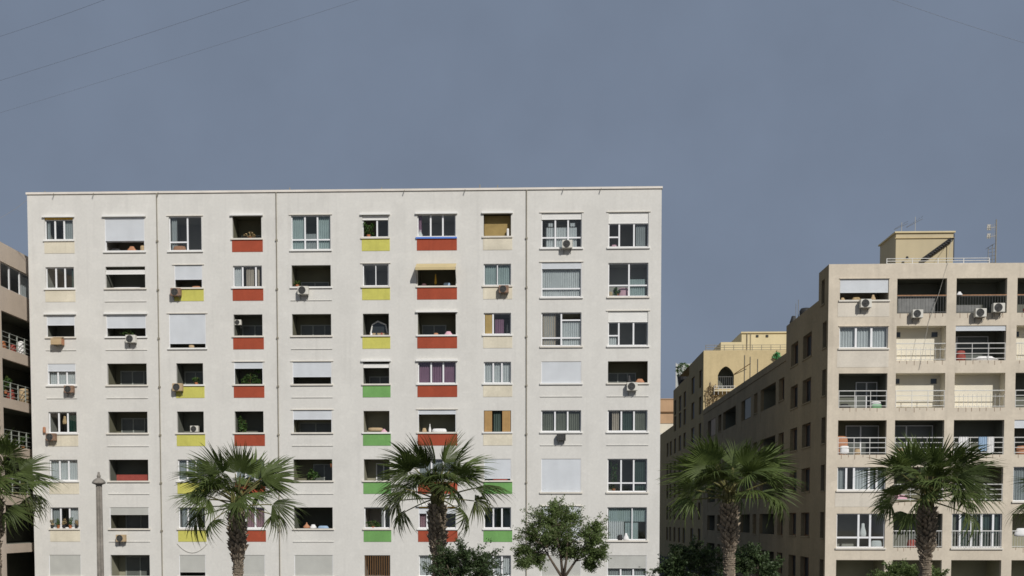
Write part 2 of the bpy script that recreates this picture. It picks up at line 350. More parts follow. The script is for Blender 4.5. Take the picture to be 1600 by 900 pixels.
# ================================================================== white apartment block
FM = Fac((0, 0, 0), (1, 0, 0), (0, 1, 0))
BX0, BX1, BTOP, BDEP = -30.87, 6.955, 24.62, 13.0
main = thing('apartment_building', 'white eight-storey apartment block with coloured panels under its windows', 'building', (-12, 0, 0))
COL = {1: (-29.84, -28.12), 2: (-26.2, -23.8), 3: (-22.0, -20.38), 4: (-18.5, -16.76), 5: (-14.98, -12.63), 6: (-10.73, -9.17),
       7: (-7.45, -5.18), 8: (-3.52, -1.9), 9: (-.1, 2.27), 10: (3.85, 6.2)}
def sill_z(r): return 21.94 - 2.878 * (r - 1)
OPH = 1.27; TALL = .70
holes = []
WIN = {}
def W(c, r, kind='log', tall=False, hdr=None, blind=None, lay=None, cur=(), panel=None, door=None, wall='inside', depth=None,
      sillm='sill', gm='glass', fm='frame', gmap=None, wide=(0, 0), bm='shutter', bw=.03, head=0.0, wdep=.10, mw=.09, bar=None, fw=.05):
    u0, u1 = COL[c]; u0 += wide[0]; u1 += wide[1]
    z0 = sill_z(r); z1 = z0 + OPH + head + (.06 if hdr else 0)
    if tall: z0 -= TALL
    holes.append((u0, u1, z0, z1))
    if kind == 'win': p = recess(main, FM, u0, u1, z0, z1, depth or 2.0, 'window', M['room'], M['white'])
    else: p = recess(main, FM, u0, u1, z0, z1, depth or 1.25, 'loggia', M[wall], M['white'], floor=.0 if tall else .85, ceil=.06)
    WIN[(c, r)] = (u0, u1, z0, z1)
    # sill and header
    so = .09
    MB(FM).box(u0 - so, u1 + so, -.085, .012, z0 - .095, z0 - .002).build('sill', M[sillm], p)
    if sillm == 'whitetrim' and (c, r) == (7, 1): MB(FM).box(u0 - so, u1 + so, -.09, -.0852, z0 - .125, z0 - .03).build('sill_edge', M['blueedge'], p)
    if hdr in ('white', 'sill', 'tanstrip'):
        MB(FM).box(u0 - .11, u1 + .11, -.13, .0, z1 - .02, z1 + .085).build('lintel', M['whitetrim' if hdr != 'sill' else 'sill'], p)
    elif hdr == 'thin':
        MB(FM).box(u0 - .12, u1 + .12, -.05, .0, z1 + .005, z1 + .05).build('lintel', M['sill'], p)
    if hdr == 'tanstrip': MB(FM).box(u0 + .003, u1 - .003, .02, .07, z1 - .12, z1 - .023).build('strip', M['tanstrip'], p)
    zt = z1 - (.11 if hdr == 'tanstrip' else 0)
    if blind:
        f = blind; zb = z1 - (z1 - z0) * f
        shutter(p, FM, u0 + .008, u1 - .008, zb, z1 - .012, bw, bm)
        for ga, gb in ((u0 + .002, u0 + .035), (u1 - .035, u1 - .002)): MB(FM).box(ga, gb, bw - .012, bw + .03, z0 + .004, z1 - .012).build('guide_rail', M['frame'], p)
        zt = zb if kind == 'win' and f < .6 else z1 - .015
    if bar: shutter(p, FM, u0 + .008, u1 - .008, z1 - bar[1] * (z1 - z0), z1 - bar[0] * (z1 - z0), .05, 'whitetrim')
    if kind == 'win' and lay is not None:
        glazing(p, FM, u0 + .003, u1 - .003, z0 + .003, zt - .003, wdep, lay, fm=fm, gm=gm, gmap=gmap, mw=mw, fw=fw)
    for cu in cur:
        a, b_, m = cu[:3]; za = cu[3] if len(cu) > 3 else 0; zb2 = cu[4] if len(cu) > 4 else 1
        H = zt - z0; ww = (wdep + .12) if kind == 'win' else (depth or 1.25) - .12
        curtain(p, FM, u0 + .05 + a * (u1 - u0 - .1), u0 + .05 + b_ * (u1 - u0 - .1), z0 + .03 + za * H, z0 + zb2 * H - .03, ww, m)
    if door:
        a, b_, splits, dm, dt = door
        d = (depth or 1.25)
        glazing(p, FM, u0 + a * (u1 - u0), u0 + b_ * (u1 - u0), z0 - (0 if tall else .83), z0 + dt, d - .07, splits, fm=dm, gm='greypane', mw=.07, fw=.06, fname='door_frame')
    # spandrel
    pz1 = z0 - .098; pz0 = sill_z(r) - .80
    if panel in ('yellow', 'red', 'green', 'cream'):
        MB(FM).box(u0 - .03, u1 + .075, -.018, .001, pz0, pz1).build('spandrel_panel', M[panel], main)
    elif panel == 'line' and not tall:
        MB(FM).box(u0 - .06, u1 + .06, -.04, .001, pz0 - .02, pz0 + .015).build('spandrel_ledge', M['white'], main)

D2 = lambda a=.15, b=1., dm='greyframe', dt=1.0: (a, b, [(0, .5, []), (.5, 1, [])], dm, dt)
D3 = lambda a=.1, b=1., dm='greyframe', dt=1.0: (a, b, [(0, .36, []), (.36, .7, []), (.7, 1, [])], dm, dt)
# column 1
W(1, 1, 'win', hdr='tanstrip', lay=L3, cur=[(.66, 1, 'c_grey'), (0, .12, 'c_grey')], panel='cream', sillm='whitetrim')
W(1, 2, 'win', lay=L3, panel='cream', sillm='whitetrim', cur=[(.9, 1, 'c_dark')])
W(1, 3, 'log', hdr='white', blind=.46, panel='line', wall='rin')
W(1, 4, 'win', blind=.33, lay=L3, cur=[(0, 1, 'c_white')], panel='line', sillm='whitetrim')
W(1, 5, 'win', lay=L3, gmap={1: None, 2: 'teal'}, cur=[(.68, 1, 'c_dark')], panel='cream', sillm='whitetrim')
W(1, 6, 'win', lay=L3, cur=[(0, 1, 'c_white')], panel='cream', sillm='whitetrim')
W(1, 7, 'win', lay=L3, cur=[(0, .3, 'c_grey'), (.7, 1, 'c_white')], panel='cream')
W(1, 8, 'win', blind=.97, bm='greyshutter', panel=None, wide=(-.15, .1))
# column 2
W(2, 1, 'win', tall=True, hdr='white', blind=.68, lay=[(0, 1, [.3])], gm=None, sillm='whitetrim')
W(2, 2, 'log', hdr=None, bar=(.15, .33), panel='line', wall='rin')
W(2, 3, 'log', hdr='white', blind=.60, panel='line', wall='rin', sillm='whitetrim')
W(2, 4, 'log', door=D3(.13), panel='line')
W(2, 5, 'log', door=D3(.13), panel='line')
W(2, 6, 'log', door=None, panel='line', wall='rin')
W(2, 7, 'log', blind=.33, door=D2(.2, 1, 'greyframe', .95), panel='line', bm='greyshutter')
W(2, 8, 'log', door=D2(.18, .95, 'greyframe', 1.15), wall='olive')
# column 3
W(3, 1, 'win', tall=True, hdr='thin', lay=[(0, .56, [.26]), (.56, 1, [])], sillm='whitetrim', wide=(-.33, .02), cur=[(.02, .2, 'c_grey', 0, 1)])
W(3, 2, 'log', hdr='thin', blind=.62, panel='yellow', wall='rin', wide=(-.03, .03))
W(3, 3, 'log', tall=True, hdr='thin', blind=.86, sillm='whitetrim', wide=(-.4, .2), wall='rin')
W(3, 4, 'log', panel='yellow', door=D2(.05, .9, 'greyframe', .95), wall='rin', sillm='whitetrim')
W(3, 5, 'log', panel='yellow', wall='rin')
W(3, 6, 'win', lay=L3, panel='yellow', cur=[(0, 1, 'c_grey')], sillm='whitetrim')
W(3, 7, 'win', lay=L3, panel='yellow', cur=[(.08, .3, 'c_grey'), (.36, .64, 'c_grey'), (.7, .9, 'c_green')])
W(3, 8, 'log', blind=.8, bm='greyshutter', wall='rin')
# column 4
W(4, 1, 'log', hdr='white', panel='red', door=D2(.1, .9, 'greyframe', .5), wall='inside')
W(4, 2, 'win', lay=[(0, .32, []), (.32, .78, []), (.78, 1, [])], panel='red', cur=[(0, .25, 'c_white'), (.42, .72, 'c_beige'), (.82, .92, 'c_beige')], sillm='whitetrim')
W(4, 3, 'log', panel='red', door=D2(.1, 1, 'greyframe', .85), wall='rin')
W(4, 4, 'log', hdr='thin', blind=.27, panel='red', wall='rin')
W(4, 5, 'log', panel='red', wall='rin')
W(4, 6, 'win', lay=L3, panel='red', cur=[(0, 1, 'c_grey')])
W(4, 7, 'win', lay=L3, panel='red', cur=[(.0, 1, 'c_pink')], sillm='whitetrim')
W(4, 8, 'win', blind=.96, bm='greyshutter', wide=(-.05, 0))
# column 5
W(5, 1, 'win', tall=True, hdr='thin', lay=T3(.3), cur=[(0, .3, 'c_teal'), (.68, 1, 'c_teal'), (.34, .66, 'c_grey', 0, .5)], sillm='whitetrim', gm='glass')
W(5, 2, 'log', panel='line', door=D2(.12, .85, 'greyframe', .55), sillm='whitetrim')
W(5, 3, 'log', panel='line', door=D3(.1, 1, 'greyframe', .85))
W(5, 4, 'log', hdr='thin', blind=.66, panel='line', wall='rin')
W(5, 5, 'log', hdr='thin', blind=.4, panel='line', door=D2(.05, .9, 'greyframe', .7), wall='olive')
W(5, 6, 'log', panel='line', door=D2(.4, .98, 'greyframe', 1.05))
W(5, 7, 'log', panel='line', wall='rin', depth=2.2)
W(5, 8, 'win', blind=.97, bm='greyshutter')
# column 6
W(6, 1, 'win', hdr='white', bar=(.02, .2), lay=[(0, .56, []), (.56, 1, [])], gmap={0: None}, panel='yellow', head=-.02)
W(6, 2, 'win', hdr='thin', lay=L2, panel='yellow', mw=.05, fw=.06)
W(6, 3, 'log', panel='yellow', wall='rin')
W(6, 4, 'log', hdr='white', bar=(.10, .26), panel='green', wall='rin', door=D2(.1, .95, 'greyframe', .6))
W(6, 5, 'log', panel='green', wall='olive', sillm='whitetrim')
W(6, 6, 'log', panel='green', wall='olive', door=D2(.35, .95, 'frame', 1.1))
W(6, 7, 'win', lay=[(0, .78, []), (.78, 1, [])], panel='green', gmap={0: None}, cur=[(.66, .8, 'c_grey')])
W(6, 8, 'win', lay=None, panel=None)
# column 7
W(7, 1, 'win', hdr='white', lay=L3, panel='red', sillm='whitetrim', cur=[(.0, .09, 'c_purple')])
W(7, 2, 'log', panel='red', wall='rin', depth=1.6)
W(7, 3, 'log', hdr='white', panel='red', door=D2(.05, .7, 'greyframe', .8), wall='inside', sillm='whitetrim')
W(7, 4, 'win', hdr='white', lay=L3, panel='red', cur=[(0, 1, 'c_purple')], sillm='whitetrim')
W(7, 5, 'log', hdr='thin', blind=.18, panel='red', wall='olive')
W(7, 6, 'win', lay=L3, panel='red', cur=[(0, 1, 'c_grey')])
W(7, 7, 'win', hdr='tanstrip', blind=.3, lay=[(0, .22, []), (.22, .6, []), (.6, 1, [])], panel='red', cur=[(0, .2, 'c_pink'), (.25, .55, 'c_grey')], sillm='whitetrim')
W(7, 8, 'win', lay=L3, cur=[(0, 1, 'c_white')])
# column 8
W(8, 1, 'log', hdr='white', panel='cream', wall='inside', depth=.6)
W(8, 2, 'win', lay=L2, panel='cream', cur=[(0, 1, 'c_teal')], mw=.05)
W(8, 3, 'win', lay=[(0, .34, []), (.34, 1, [])], panel='cream', gmap={0: None}, sillm='whitetrim', cur=[(.4, .75, 'c_purple', 0, .75)])
W(8, 4, 'win', lay=L3, panel='cream', cur=[(0, 1, 'c_white')], sillm='whitetrim')
W(8, 5, 'win', lay=None, panel='cream', cur=[(.33, .68, 'c_dark')], sillm='whitetrim')
W(8, 6, 'log', blind=.9, panel='green', wall='rin')
W(8, 7, 'win', lay=L3, panel='green', sillm='whitetrim', gm='teal')
W(8, 8, 'win', lay=L3, cur=[(.1, 1, 'c_white')])
# column 9
W(9, 1, 'win', tall=True, hdr='thin', lay=[(0, .345, [.3]), (.345, .665, [.3]), (.665, 1, [.3])], bar=(.0, .17), cur=[(.1, .9, 'c_white', 0, .62), (.15, .28, 'c_white', .62, .75), (.72, .85, 'c_white', .62, .75)], sillm='whitetrim')
W(9, 2, 'win', tall=True, hdr='thin', blind=.17, lay=[(0, 1, [.3])], cur=[(0, 1, 'c_white')], sillm='whitetrim')
W(9, 3, 'win', tall=True, lay=[(0, .5, [.25]), (.5, 1, [.25, .78])], gmap={4: None}, cur=[(0, .36, 'c_beige'), (.5, 1, 'c_white', 0, .76), (.05, .3, 'c_white')], sillm='sill')
W(9, 4, 'win', blind=.98, panel='line', sillm='whitetrim', bm='shutter')
W(9, 5, 'win', lay=L3, panel='line', cur=[(0, 1, 'c_green'), (.4, .6, 'c_green')], sillm='whitetrim')
W(9, 6, 'win', tall=True, blind=.98, sillm='sill')
W(9, 7, 'win', tall=True, blind=.98, hdr='thin', sillm='sill')
W(9, 8, 'win', blind=.97, bm='greyshutter')
# column 10
X1 = [(0, .27, [.3, .68]), (.27, .64, [.68]), (.64, 1, [.68])]
W(10, 1, 'win', tall=True, hdr='thin', lay=X1, bar=(.0, .3), cur=[(.7, .95, 'c_grey')], sillm='whitetrim')
W(10, 2, 'win', tall=True, lay=[(0, .52, [.34]), (.52, 1, [.34])], cur=[(.55, .95, 'c_teal', 0, .55)], sillm='sill', depth=1.3)
W(10, 3, 'win', tall=True, hdr='thin', lay=X1, bar=(.0, .3), sillm='whitetrim', cur=[(0, .2, 'c_white', 0, .28)])
W(10, 4, 'log', panel='line', door=D3(.02, .75, 'greyframe', .75))
W(10, 5, 'win', lay=L3, panel='line', cur=[(.1, .28, 'c_beige'), (.36, .66, 'c_dark'), (.68, 1, 'c_green')], sillm='whitetrim')
W(10, 6, 'win', tall=True, lay=T3(.27), cur=[(.7, .98, 'c_dark')], sillm='sill')
W(10, 7, 'win', tall=True, lay=[(0, .63, []), (.63, 1, [])], gm='glass', cur=[(.02, .42, 'c_white', .0, .6), (.45, .8, 'c_teal', 0, .55), (.0, 1, 'c_teal', .55, 1)], sillm='sill', mw=.06)
W(10, 8, 'win', blind=.58, lay=L3, cur=[(0, 1, 'c_grey')], bm='greyshutter')

fw_ = MB(FM); wall_grid(fw_, BX0, BX1, 0, BTOP, holes)
fw_.quad([(BX0, 0, 0), (BX0, BDEP, 0), (BX0, BDEP, BTOP), (BX0, 0, BTOP)])
fw_.quad([(BX1, 0, 0), (BX1, BDEP, 0), (BX1, BDEP, BTOP), (BX1, 0, BTOP)])
fw_.quad([(BX0, BDEP, 0), (BX1, BDEP, 0), (BX1, BDEP, BTOP), (BX0, BDEP, BTOP)])
fw_.build('wall', M['white'], main)
MB(FM).box(BX0 - .05, BX1 + .05, -.07, BDEP + .1, BTOP + .002, BTOP + .12).build('roof_edge', M['cornice'], main)
MB(FM).box(-26.9, -25.3, .3, 1.6, BTOP + .125, BTOP + .24).build('roof_tiles', M['terracotta'], main)
for x in (-23.02, -15.85, -.98):
    mb = MB(FM); mb.tube([(x, -.05, .1), (x, -.05, BTOP)], .03, 8)
    dp = mb.build('drain_pipe', M['pipe'], main)
    cl = MB(FM)
    for k in range(8): cl.box(x - .06, x + .06, -.095, -.003, 1.6 + k * 2.88, 1.70 + k * 2.88)
    cl.build('pipe_clamps', M['pipe'], dp)
for x in (-29.2, -22.9, -26.8, -8.2, -4.6, 1.2, 3.4): MB(FM).tube([(x, -.1, BTOP + .02), (x, -.24, BTOP - .10)], .025, 6).build('roof_drain_spout', M['pipe'], main)
for x, h in ((-29.9, .16), (-3.75, .3), (-2.7, .26), (-15.1, .22), (-9.6, .18)): MB(FM).tube([(x, .25, BTOP + .1), (x, .25, BTOP + .12 + h)], .03, 6).build('roof_vent_pipe', M['pipe'], main)
# closing panels seen behind some openings
def in_win(c, r, name, u, w, z, m, parent=None):
    u0, u1, z0, z1 = WIN[(c, r)]; U, Z = u1 - u0, z1 - z0
    return MB(FM).box(u0 + u[0] * U, u0 + u[1] * U, w[0], w[1], z0 + z[0] * Z, z0 + z[1] * Z).build(name, M[m], parent or main)
u0, u1, z0, z1 = WIN[(8, 1)]
shutter(main, FM, u0 + .02, u1 - .02, z0 - .1, z1 - .02, .42, 'tanblind', 'bamboo_blind')
# awning over a loggia of the seventh column
u0, u1, z0, z1 = WIN[(7, 2)]
aw = thing('awning', 'tan cloth awning tilted out over a red-panelled loggia, second row', 'awning', ((u0 + u1) / 2, 0, z0))
mb = MB(FM)
mb.quad([(u0 - .05, -.03, z1 + .03), (u1 + .05, -.03, z1 + .03), (u1 + .05, -.72, z1 - .34), (u0 - .05, -.72, z1 - .34)])
mb.quad([(u0 - .05, -.72, z1 - .34), (u1 + .05, -.72, z1 - .34), (u1 + .05, -.725, z1 - .50), (u0 - .05, -.725, z1 - .50)])
mb.build('canopy', M['awning'], aw)
for u in (u0 - .03, u1 + .03): MB(FM).tube([(u, -.72, z1 - .36), (u, -.02, z0 + .15)], .018, 6).build('arm', M['metal'], aw)
# slatted grille and timber shutters
u0, u1, z0, z1 = WIN[(6, 8)]
for i in range(11):
    a = u0 + .06 + i * (u1 - u0 - .1) / 10.6
    MB(FM).box(a, a + .05, .05, .09, z0 + .01, z1 - .01).build('grille_slat', M['brownframe'], main)
u0, u1, z0, z1 = WIN[(8, 5)]
for a, b_ in ((.02, .30), (.68, .98)):
    s_ = in_win(8, 5, 'timber_shutter', (a, b_), (.03, .06), (.01, .99), 'shutterwood')
    for k in range(1, 5): in_win(8, 5, 'groove_batten', (a + (b_ - a) * k / 5 - .006, a + (b_ - a) * k / 5 + .006), (.022, .0298), (.02, .98), 'tanblind', s_)
in_win(8, 3, 'timber_shutter', (.05, .32), (.12, .15), (.03, .97), 'tanblind')
in_win(2, 6, 'parapet_board', (.14, 1), (.30, .33), (-.1, .30), 'redthing')

# ================================================================== small things at the white block's windows
def ac_unit():
    t = thing('air_conditioner', '', 'air conditioner', (0, 0, 0), 'air conditioners on the facades')
    def sub(mb, n, m, p=None, sm=False):
        o = link(n, mb.mesh(n, m, sm)); o.parent = p or t; return o
    cs = MB(); cs.box(-.33, .33, -.42, -.10, 0, .50); o = sub(cs, 'casing', M['ac'])
    bv = o.modifiers.new('bevel', 'BEVEL'); bv.width = .02; bv.segments = 2
    g = MB(); n = 20; cx, cz, r = -.05, .25, .225
    i = len(g.v); g.v += [Vector((cx + r * math.cos(2 * math.pi * k / n), -.424, cz + r * math.sin(2 * math.pi * k / n))) for k in range(n)]
    g.f.append(tuple(range(i, i + n))); g.mi.append(0)
    fan = sub(g, 'fan_opening', M['fan'])
    q = MB()
    for rr in (.225, .14, .075): q.tube([(cx + rr * math.cos(2 * math.pi * k / n), -.432, cz + rr * math.sin(2 * math.pi * k / n)) for k in range(n + 1)], .006 if rr < .2 else .010, 4)
    q.tube([(cx - .2, -.434, cz), (cx + .2, -.434, cz)], .006, 4).tube([(cx, -.434, cz - .2), (cx, -.434, cz + .2)], .006, 4)
    q.lathe([(.035, -.01), (.035, .01)], (cx, -.434, cz), 8)
    sub(q, 'fan_guard', M['metal'], fan)
    for s in (-.22, .22):
        b = MB(); b.box(s - .015, s + .015, -.44, .0, -.035, -.003); b.box(s - .014, s + .014, -.03, 0, -.28, -.036); b.tube([(s, -.40, -.03), (s, -.02, -.26)], .012, 5)
        sub(b, 'bracket', M['metal'])
    return t
ac0 = ac_unit(); ac_used = [False]
def copy_tree(o, parent=None):
    c = o.copy(); C.objects.link(c)
    if parent is not None: c.parent = parent
    for ch in list(o.children): copy_tree(ch, c)
    return c
def ac(x, y, z, label, s=1.0, rot=0, casing=None):
    t = copy_tree(ac0) if ac_used[0] else ac0
    if not ac_used[0]: ac_used[0] = True
    t.location = (x, y, z); t.scale = (s, s, s); t.rotation_euler = (0, 0, R(rot)); t['label'] = label
    if casing:
        for ch in t.children:
            if ch.name.startswith('casing'):
                ch.data = ch.data.copy(); ch.data.materials[0] = M[casing]
    return t
def acw(c, r, f, dz, extra, s=.9, y=0, **k):
    u0, u1, z0, z1 = WIN[(c, r)]
    return ac(u0 + f * (u1 - u0), y, z0 + dz, extra + ', %s column, %s row' % (ORD[c], ORD[r]), s, **k)
acw(2, 3, .66, -.42, 'white air conditioner hung under a half-shut shutter')
acw(1, 4, .82, -.50, 'rusty air conditioner below a net-curtained window', .85, casing='acrust')
acw(1, 5, .15, -.48, 'rust-brown air conditioner at the left end of a sill', .88, casing='acrust')
acw(2, 7, .32, -.80, 'ochre-edged air conditioner on the bare white wall', .85, casing='tanbox')
acw(3, 2, .10, -.55, 'dark-fronted air conditioner over a yellow panel', .9, casing='acrust')
acw(3, 4, .10, -.42, 'dark-fronted air conditioner at the corner of a yellow panel', .9, casing='tanbox')
acw(5, 2, .32, -.52, 'cream air conditioner with round black fan, below a dark loggia', .95)
acw(8, 2, .74, -.50, 'dark air conditioner below a teal-curtained window', .88, casing='acrust')
acw(9, 1, .64, -.10, 'air conditioner in front of a tall white-curtained window', .92)
acw(10, 4, .60, -.50, 'pale air conditioner under a loggia', .95)
acw(9, 5, .50, -.55, 'small dark air conditioner under an olive-curtained window', .8, casing='fan')
acw(4, 3, .10, .70, 'small white air conditioner up in a red-panelled loggia', .62, y=.5)
acw(3, 5, .50, .10, 'white air conditioner standing inside a yellow-panelled loggia', .75, y=.95)
# covered box beneath a shutter
bx = thing('air_conditioner', 'air conditioner under a beige cover below a half-shut shutter, first column', 'air conditioner', (-29.05, 0, 15.5), 'air conditioners on the facades')
mb = MB(); mb.quad([(-29.4, -.02, 16.18), (-28.75, -.02, 16.18), (-28.75, -.46, 16.05), (-29.4, -.46, 16.05)]); mb.box(-29.4, -28.75, -.46, -.05, 15.66, 16.03)
mb.build('cover', M['tanbox'], bx); MB().box(-28.749, -28.742, -.45, -.06, 15.68, 16.02).build('side_panel', M['orangebox'], bx)
for s in (-29.25, -28.9): MB().box(s - .015, s + .015, -.44, 0, 15.62, 15.655).build('bracket', M['metal'], bx)

def leaf_cloud(mb, n, ctr, rad, size, mi=0, flat=.0, shell=.55):
    for _ in range(n):
        while True:
            d = Vector((random.uniform(-1, 1), random.uniform(-1, 1), random.uniform(-1, 1)))
            if 0.02 < d.length <= 1: break
        d = d.normalized() * (d.length ** shell)
        p = Vector((ctr[0] + d.x * rad[0], ctr[1] + d.y * rad[1], ctr[2] + d.z * rad[2]))
        a = Vector((random.gauss(0, 1), random.gauss(0, 1), random.gauss(0, .6))).normalized()
        nrm = Vector((random.gauss(0, 1), random.gauss(0, 1) - .3, random.gauss(0, 1) + .7)).normalized()
        b = a.cross(nrm).normalized(); s = size * random.uniform(.6, 1.35)
        i = len(mb.v); mb.v += [p - a * s, p + b * s * .42, p + a * s, p - b * s * .42]
        mb.f.append((i, i + 1, i + 2, i + 3)); mb.mi.append(mi)

def pot_plant(x, y, z, label, h=.5, rx=.3, n=110, size=.07, pot='terracotta', leaf='leafpot', hang=0, potr=.11):
    t = thing('potted_plant', label, 'plant', (x, y, z), 'pot plants at the windows')
    MB().lathe([(potr * .75, 0), (potr, .18), (potr * 1.1, .18), (potr * 1.1, .21)], (x, y, z), 10).build('pot', M[pot], t)
    st = MB()
    for k in range(4): st.tube([(x, y, z + .2), (x + random.uniform(-rx, rx) * .6, y + random.uniform(-.1, .1), z + .2 + h * .8)], .008, 4)
    st.build('stem', M['petiole'], t)
    lf = MB(); leaf_cloud(lf, n // 3, (x, y, z + .2 + h * .45 - hang), (rx * .75, min(rx, .22), h * .4 + hang * .5), size)
    for _ in range(7): leaf_cloud(lf, max(4, n // 10), (x + random.uniform(-.8, .8) * rx, y + random.uniform(-.1, .1), z + .15 + h * random.uniform(.1, 1.05)), (rx * .3, .1, h * .16), size)
    lf.build('foliage', M[leaf], t)
    return t
def plant(c, r, f, dz, label, w=.14, **k):
    u0, u1, z0, z1 = WIN[(c, r)]; return pot_plant(u0 + f * (u1 - u0), w, z0 + dz, label, **k)
plant(2, 3, .5, -.1, 'green pot plant under the lowered shutter, third row of second column', w=.35, h=.35, rx=.5, n=130)
plant(3, 4, .68, -.05, 'pot plant in the fourth-row loggia over a yellow panel', w=.3, h=.4, rx=.22)
plant(4, 4, .5, -.3, 'bushy green climber filling the fourth-row loggia over a red panel', w=.4, h=1.0, rx=.62, n=420, size=.08)
plant(4, 5, .22, -.3, 'trailing green plant at the left of the fifth-row loggia over a red panel', w=.4, h=1.1, rx=.3, n=260, size=.08)
plant(5, 6, .42, -.3, 'spiky green pot plant in the sixth-row loggia of fifth column', w=.6, h=.8, rx=.4, n=220, size=.1)
plant(6, 1, .22, -.02, 'bright green leafy plant in the open top-row window over a yellow panel', w=.2, h=.7, rx=.3, n=320, size=.075)
plant(6, 7, .33, -.1, 'wide dark green bush in the window over the lowest green panel of sixth column', w=.2, h=.45, rx=.5, n=260)
plant(10, 2, .22, .0, 'green leafy plant behind the tall second-row window near the right edge', w=.3, h=.35, rx=.3, n=140, size=.08)
plant(10, 6, .16, .0, 'tall green plant behind the left light of the sixth-row tall window', w=.3, h=1.5, rx=.22, n=360)
plant(5, 2, .10, .0, 'small green plant at the left of the second-row loggia, fifth column', w=.4, h=.3, rx=.2)
plant(4, 1, .55, -.05, 'dry brown plant in the top-row loggia over a red panel', w=.35, h=.3, rx=.4, leaf='leafdry')
plant(5, 6, .97, .8, 'small plant hanging at the upper right of the sixth-row loggia, fifth column', w=.25, h=.2, rx=.1, n=50)
for k, f in enumerate((.05, .27, .48, .70, .92)):
    plant(1, 7, f, .0, ('leftmost' if k == 0 else '%s from left' % ORD[k + 1] if k < 4 else 'rightmost') + ' flowering pot plant on the seventh-row sill of the first column', w=-.0 + .01, h=.38 + .1 * (k % 2), rx=.13, n=70, size=.06, leaf=['leafdry', 'leafpot'][k % 2], potr=.09, pot=['black', 'terracotta'][k % 2])

def rounded(name, label, cat, x, y, z, sx, sy, sz, m, parts=None, bev=.04, taper=1.0):
    """A soft-edged box or sack of the given size standing at (x, y, z)."""
    mb = MB(); n = 12
    prof = [(.35, 0), (.48, .06), (.5, .3), (.5 * taper, .75), (.44 * taper, .95), (.25 * taper, 1)]
    base = len(mb.v)
    for a, b_ in prof:
        for j in range(n):
            t = 2 * math.pi * j / n; cx, sy_ = math.cos(t), math.sin(t)
            k = 1 / max(abs(cx), abs(sy_)) ** .6
            mb.v.append(Vector((x + a * k * cx * sx, y + a * k * sy_ * sy, z + b_ * sz)))
    for a in range(len(prof) - 1):
        for j in range(n): mb.f.append((a * n + j, a * n + (j + 1) % n, (a + 1) * n + (j + 1) % n, (a + 1) * n + j)); mb.mi.append(0)
    mb.f.append(tuple(range(n))[::-1]); mb.mi.append(0); mb.f.append(tuple((len(prof) - 1) * n + j for j in range(n))); mb.mi.append(0)
    return tag(mb.build(name, M[m], None, True), label, cat)
def item(c, r, f, dz, w, size, m, name, label, cat, taper=1.0):
    u0, u1, z0, z1 = WIN[(c, r)]; return rounded(name, label, cat, u0 + f * (u1 - u0), w, z0 + dz, *size, m, taper=taper)
item(2, 1, .62, .02, .35, (.6, .3, .35), 'orangebox', 'cushion', 'orange cushion propped in the opening under the top-left roller shutter', 'cushion', .5)
item(2, 1, .92, .02, .25, (.32, .25, .36), 'tanbox', 'crate', 'tan crate at the right of the opening under the top-left roller shutter', 'crate')
item(2, 1, .22, .0, .3, (.8, .3, .22), 'black', 'bundle', 'dark bundle at the left of the opening under the top-left roller shutter', 'bundle', .7)
item(3, 3, .58, .0, .18, (.32, .2, .24), 'tanbox', 'cardboard_box', 'small cardboard box below the nearly closed third-row shutter', 'box')
item(3, 2, .72, -.02, .3, (.5, .2, .16), 'orangebox', 'flower_trough', 'orange flower trough under the second-row shutter over a yellow panel', 'trough')
item(6, 5, .78, -.04, .1, (.4, .25, .24), 'pinkcloth', 'cloth', 'pink cloth heaped on the fifth-row sill over a green panel', 'cloth', .4)
item(6, 5, .40, .1, .6, (.9, .3, .22), 'tanbox', 'basket', 'long brown basket inside the fifth-row loggia over a green panel', 'basket')
item(7, 3, .80, -.04, .15, (.5, .3, .26), 'pinkcloth', 'laundry_heap', 'pale pink laundry heap on the third-row sill over a red panel', 'laundry', .6)
item(7, 3, .47, -.04, .2, (.35, .25, .18), 'orangebox', 'basket', 'orange basket in the middle of the third-row loggia over a red panel', 'basket', .7)
item(5, 7, .30, .0, .3, (.42, .3, .36), 'orangebox', 'bag', 'orange pointed bag in the dark seventh-row loggia, fifth column', 'bag', .2)
item(5, 7, .47, .0, .3, (.4, .3, .24), 'whitecloth', 'bag', 'white bag beside an orange one in the dark seventh-row loggia', 'bag', .6)
item(5, 7, .72, -.02, .4, (.7, .3, .18), 'bluecloth', 'blanket', 'blue folded blanket at the right of the dark seventh-row loggia', 'blanket', .8)
item(7, 5, .15, .0, .25, (.3, .25, .26), 'tanbox', 'bundle', 'tan bundle at the left of the fifth-row loggia over a red panel', 'bundle', .7)
item(7, 5, .30, .0, .2, (.16, .14, .5), 'whitecloth', 'jug', 'tall white jug in the fifth-row loggia over a red panel', 'jug', .35)
item(7, 5, .55, .0, .2, (.9, .25, .22), 'whitecloth', 'towel_roll', 'long white rolled towel in the fifth-row loggia over a red panel', 'towel', .9)
item(7, 2, .45, .2, .5, (.13, .13, .6), 'tanstrip', 'bottle', 'tall ochre bottle in the loggia under the tan awning', 'bottle', .5)
item(7, 2, .15, -.02, .4, (.5, .3, .25), 'pinkcloth', 'bundle', 'dull pink bundle at the left under the tan awning', 'bundle', .5)
item(7, 2, .75, -.02, .4, (.4, .3, .28), 'bluecloth', 'bucket', 'dark blue bucket at the right under the tan awning', 'bucket', 1)
item(8, 1, .88, .0, .2, (.14, .12, .5), 'whitecloth', 'rolled_mat', 'white rolled mat at the right of the top-row bamboo-blinded loggia', 'mat')
item(8, 3, .85, .05, .35, (.25, .2, .6), 'black', 'statuette', 'black statuette at the right of the third-row cream-panelled window', 'statuette', .5)
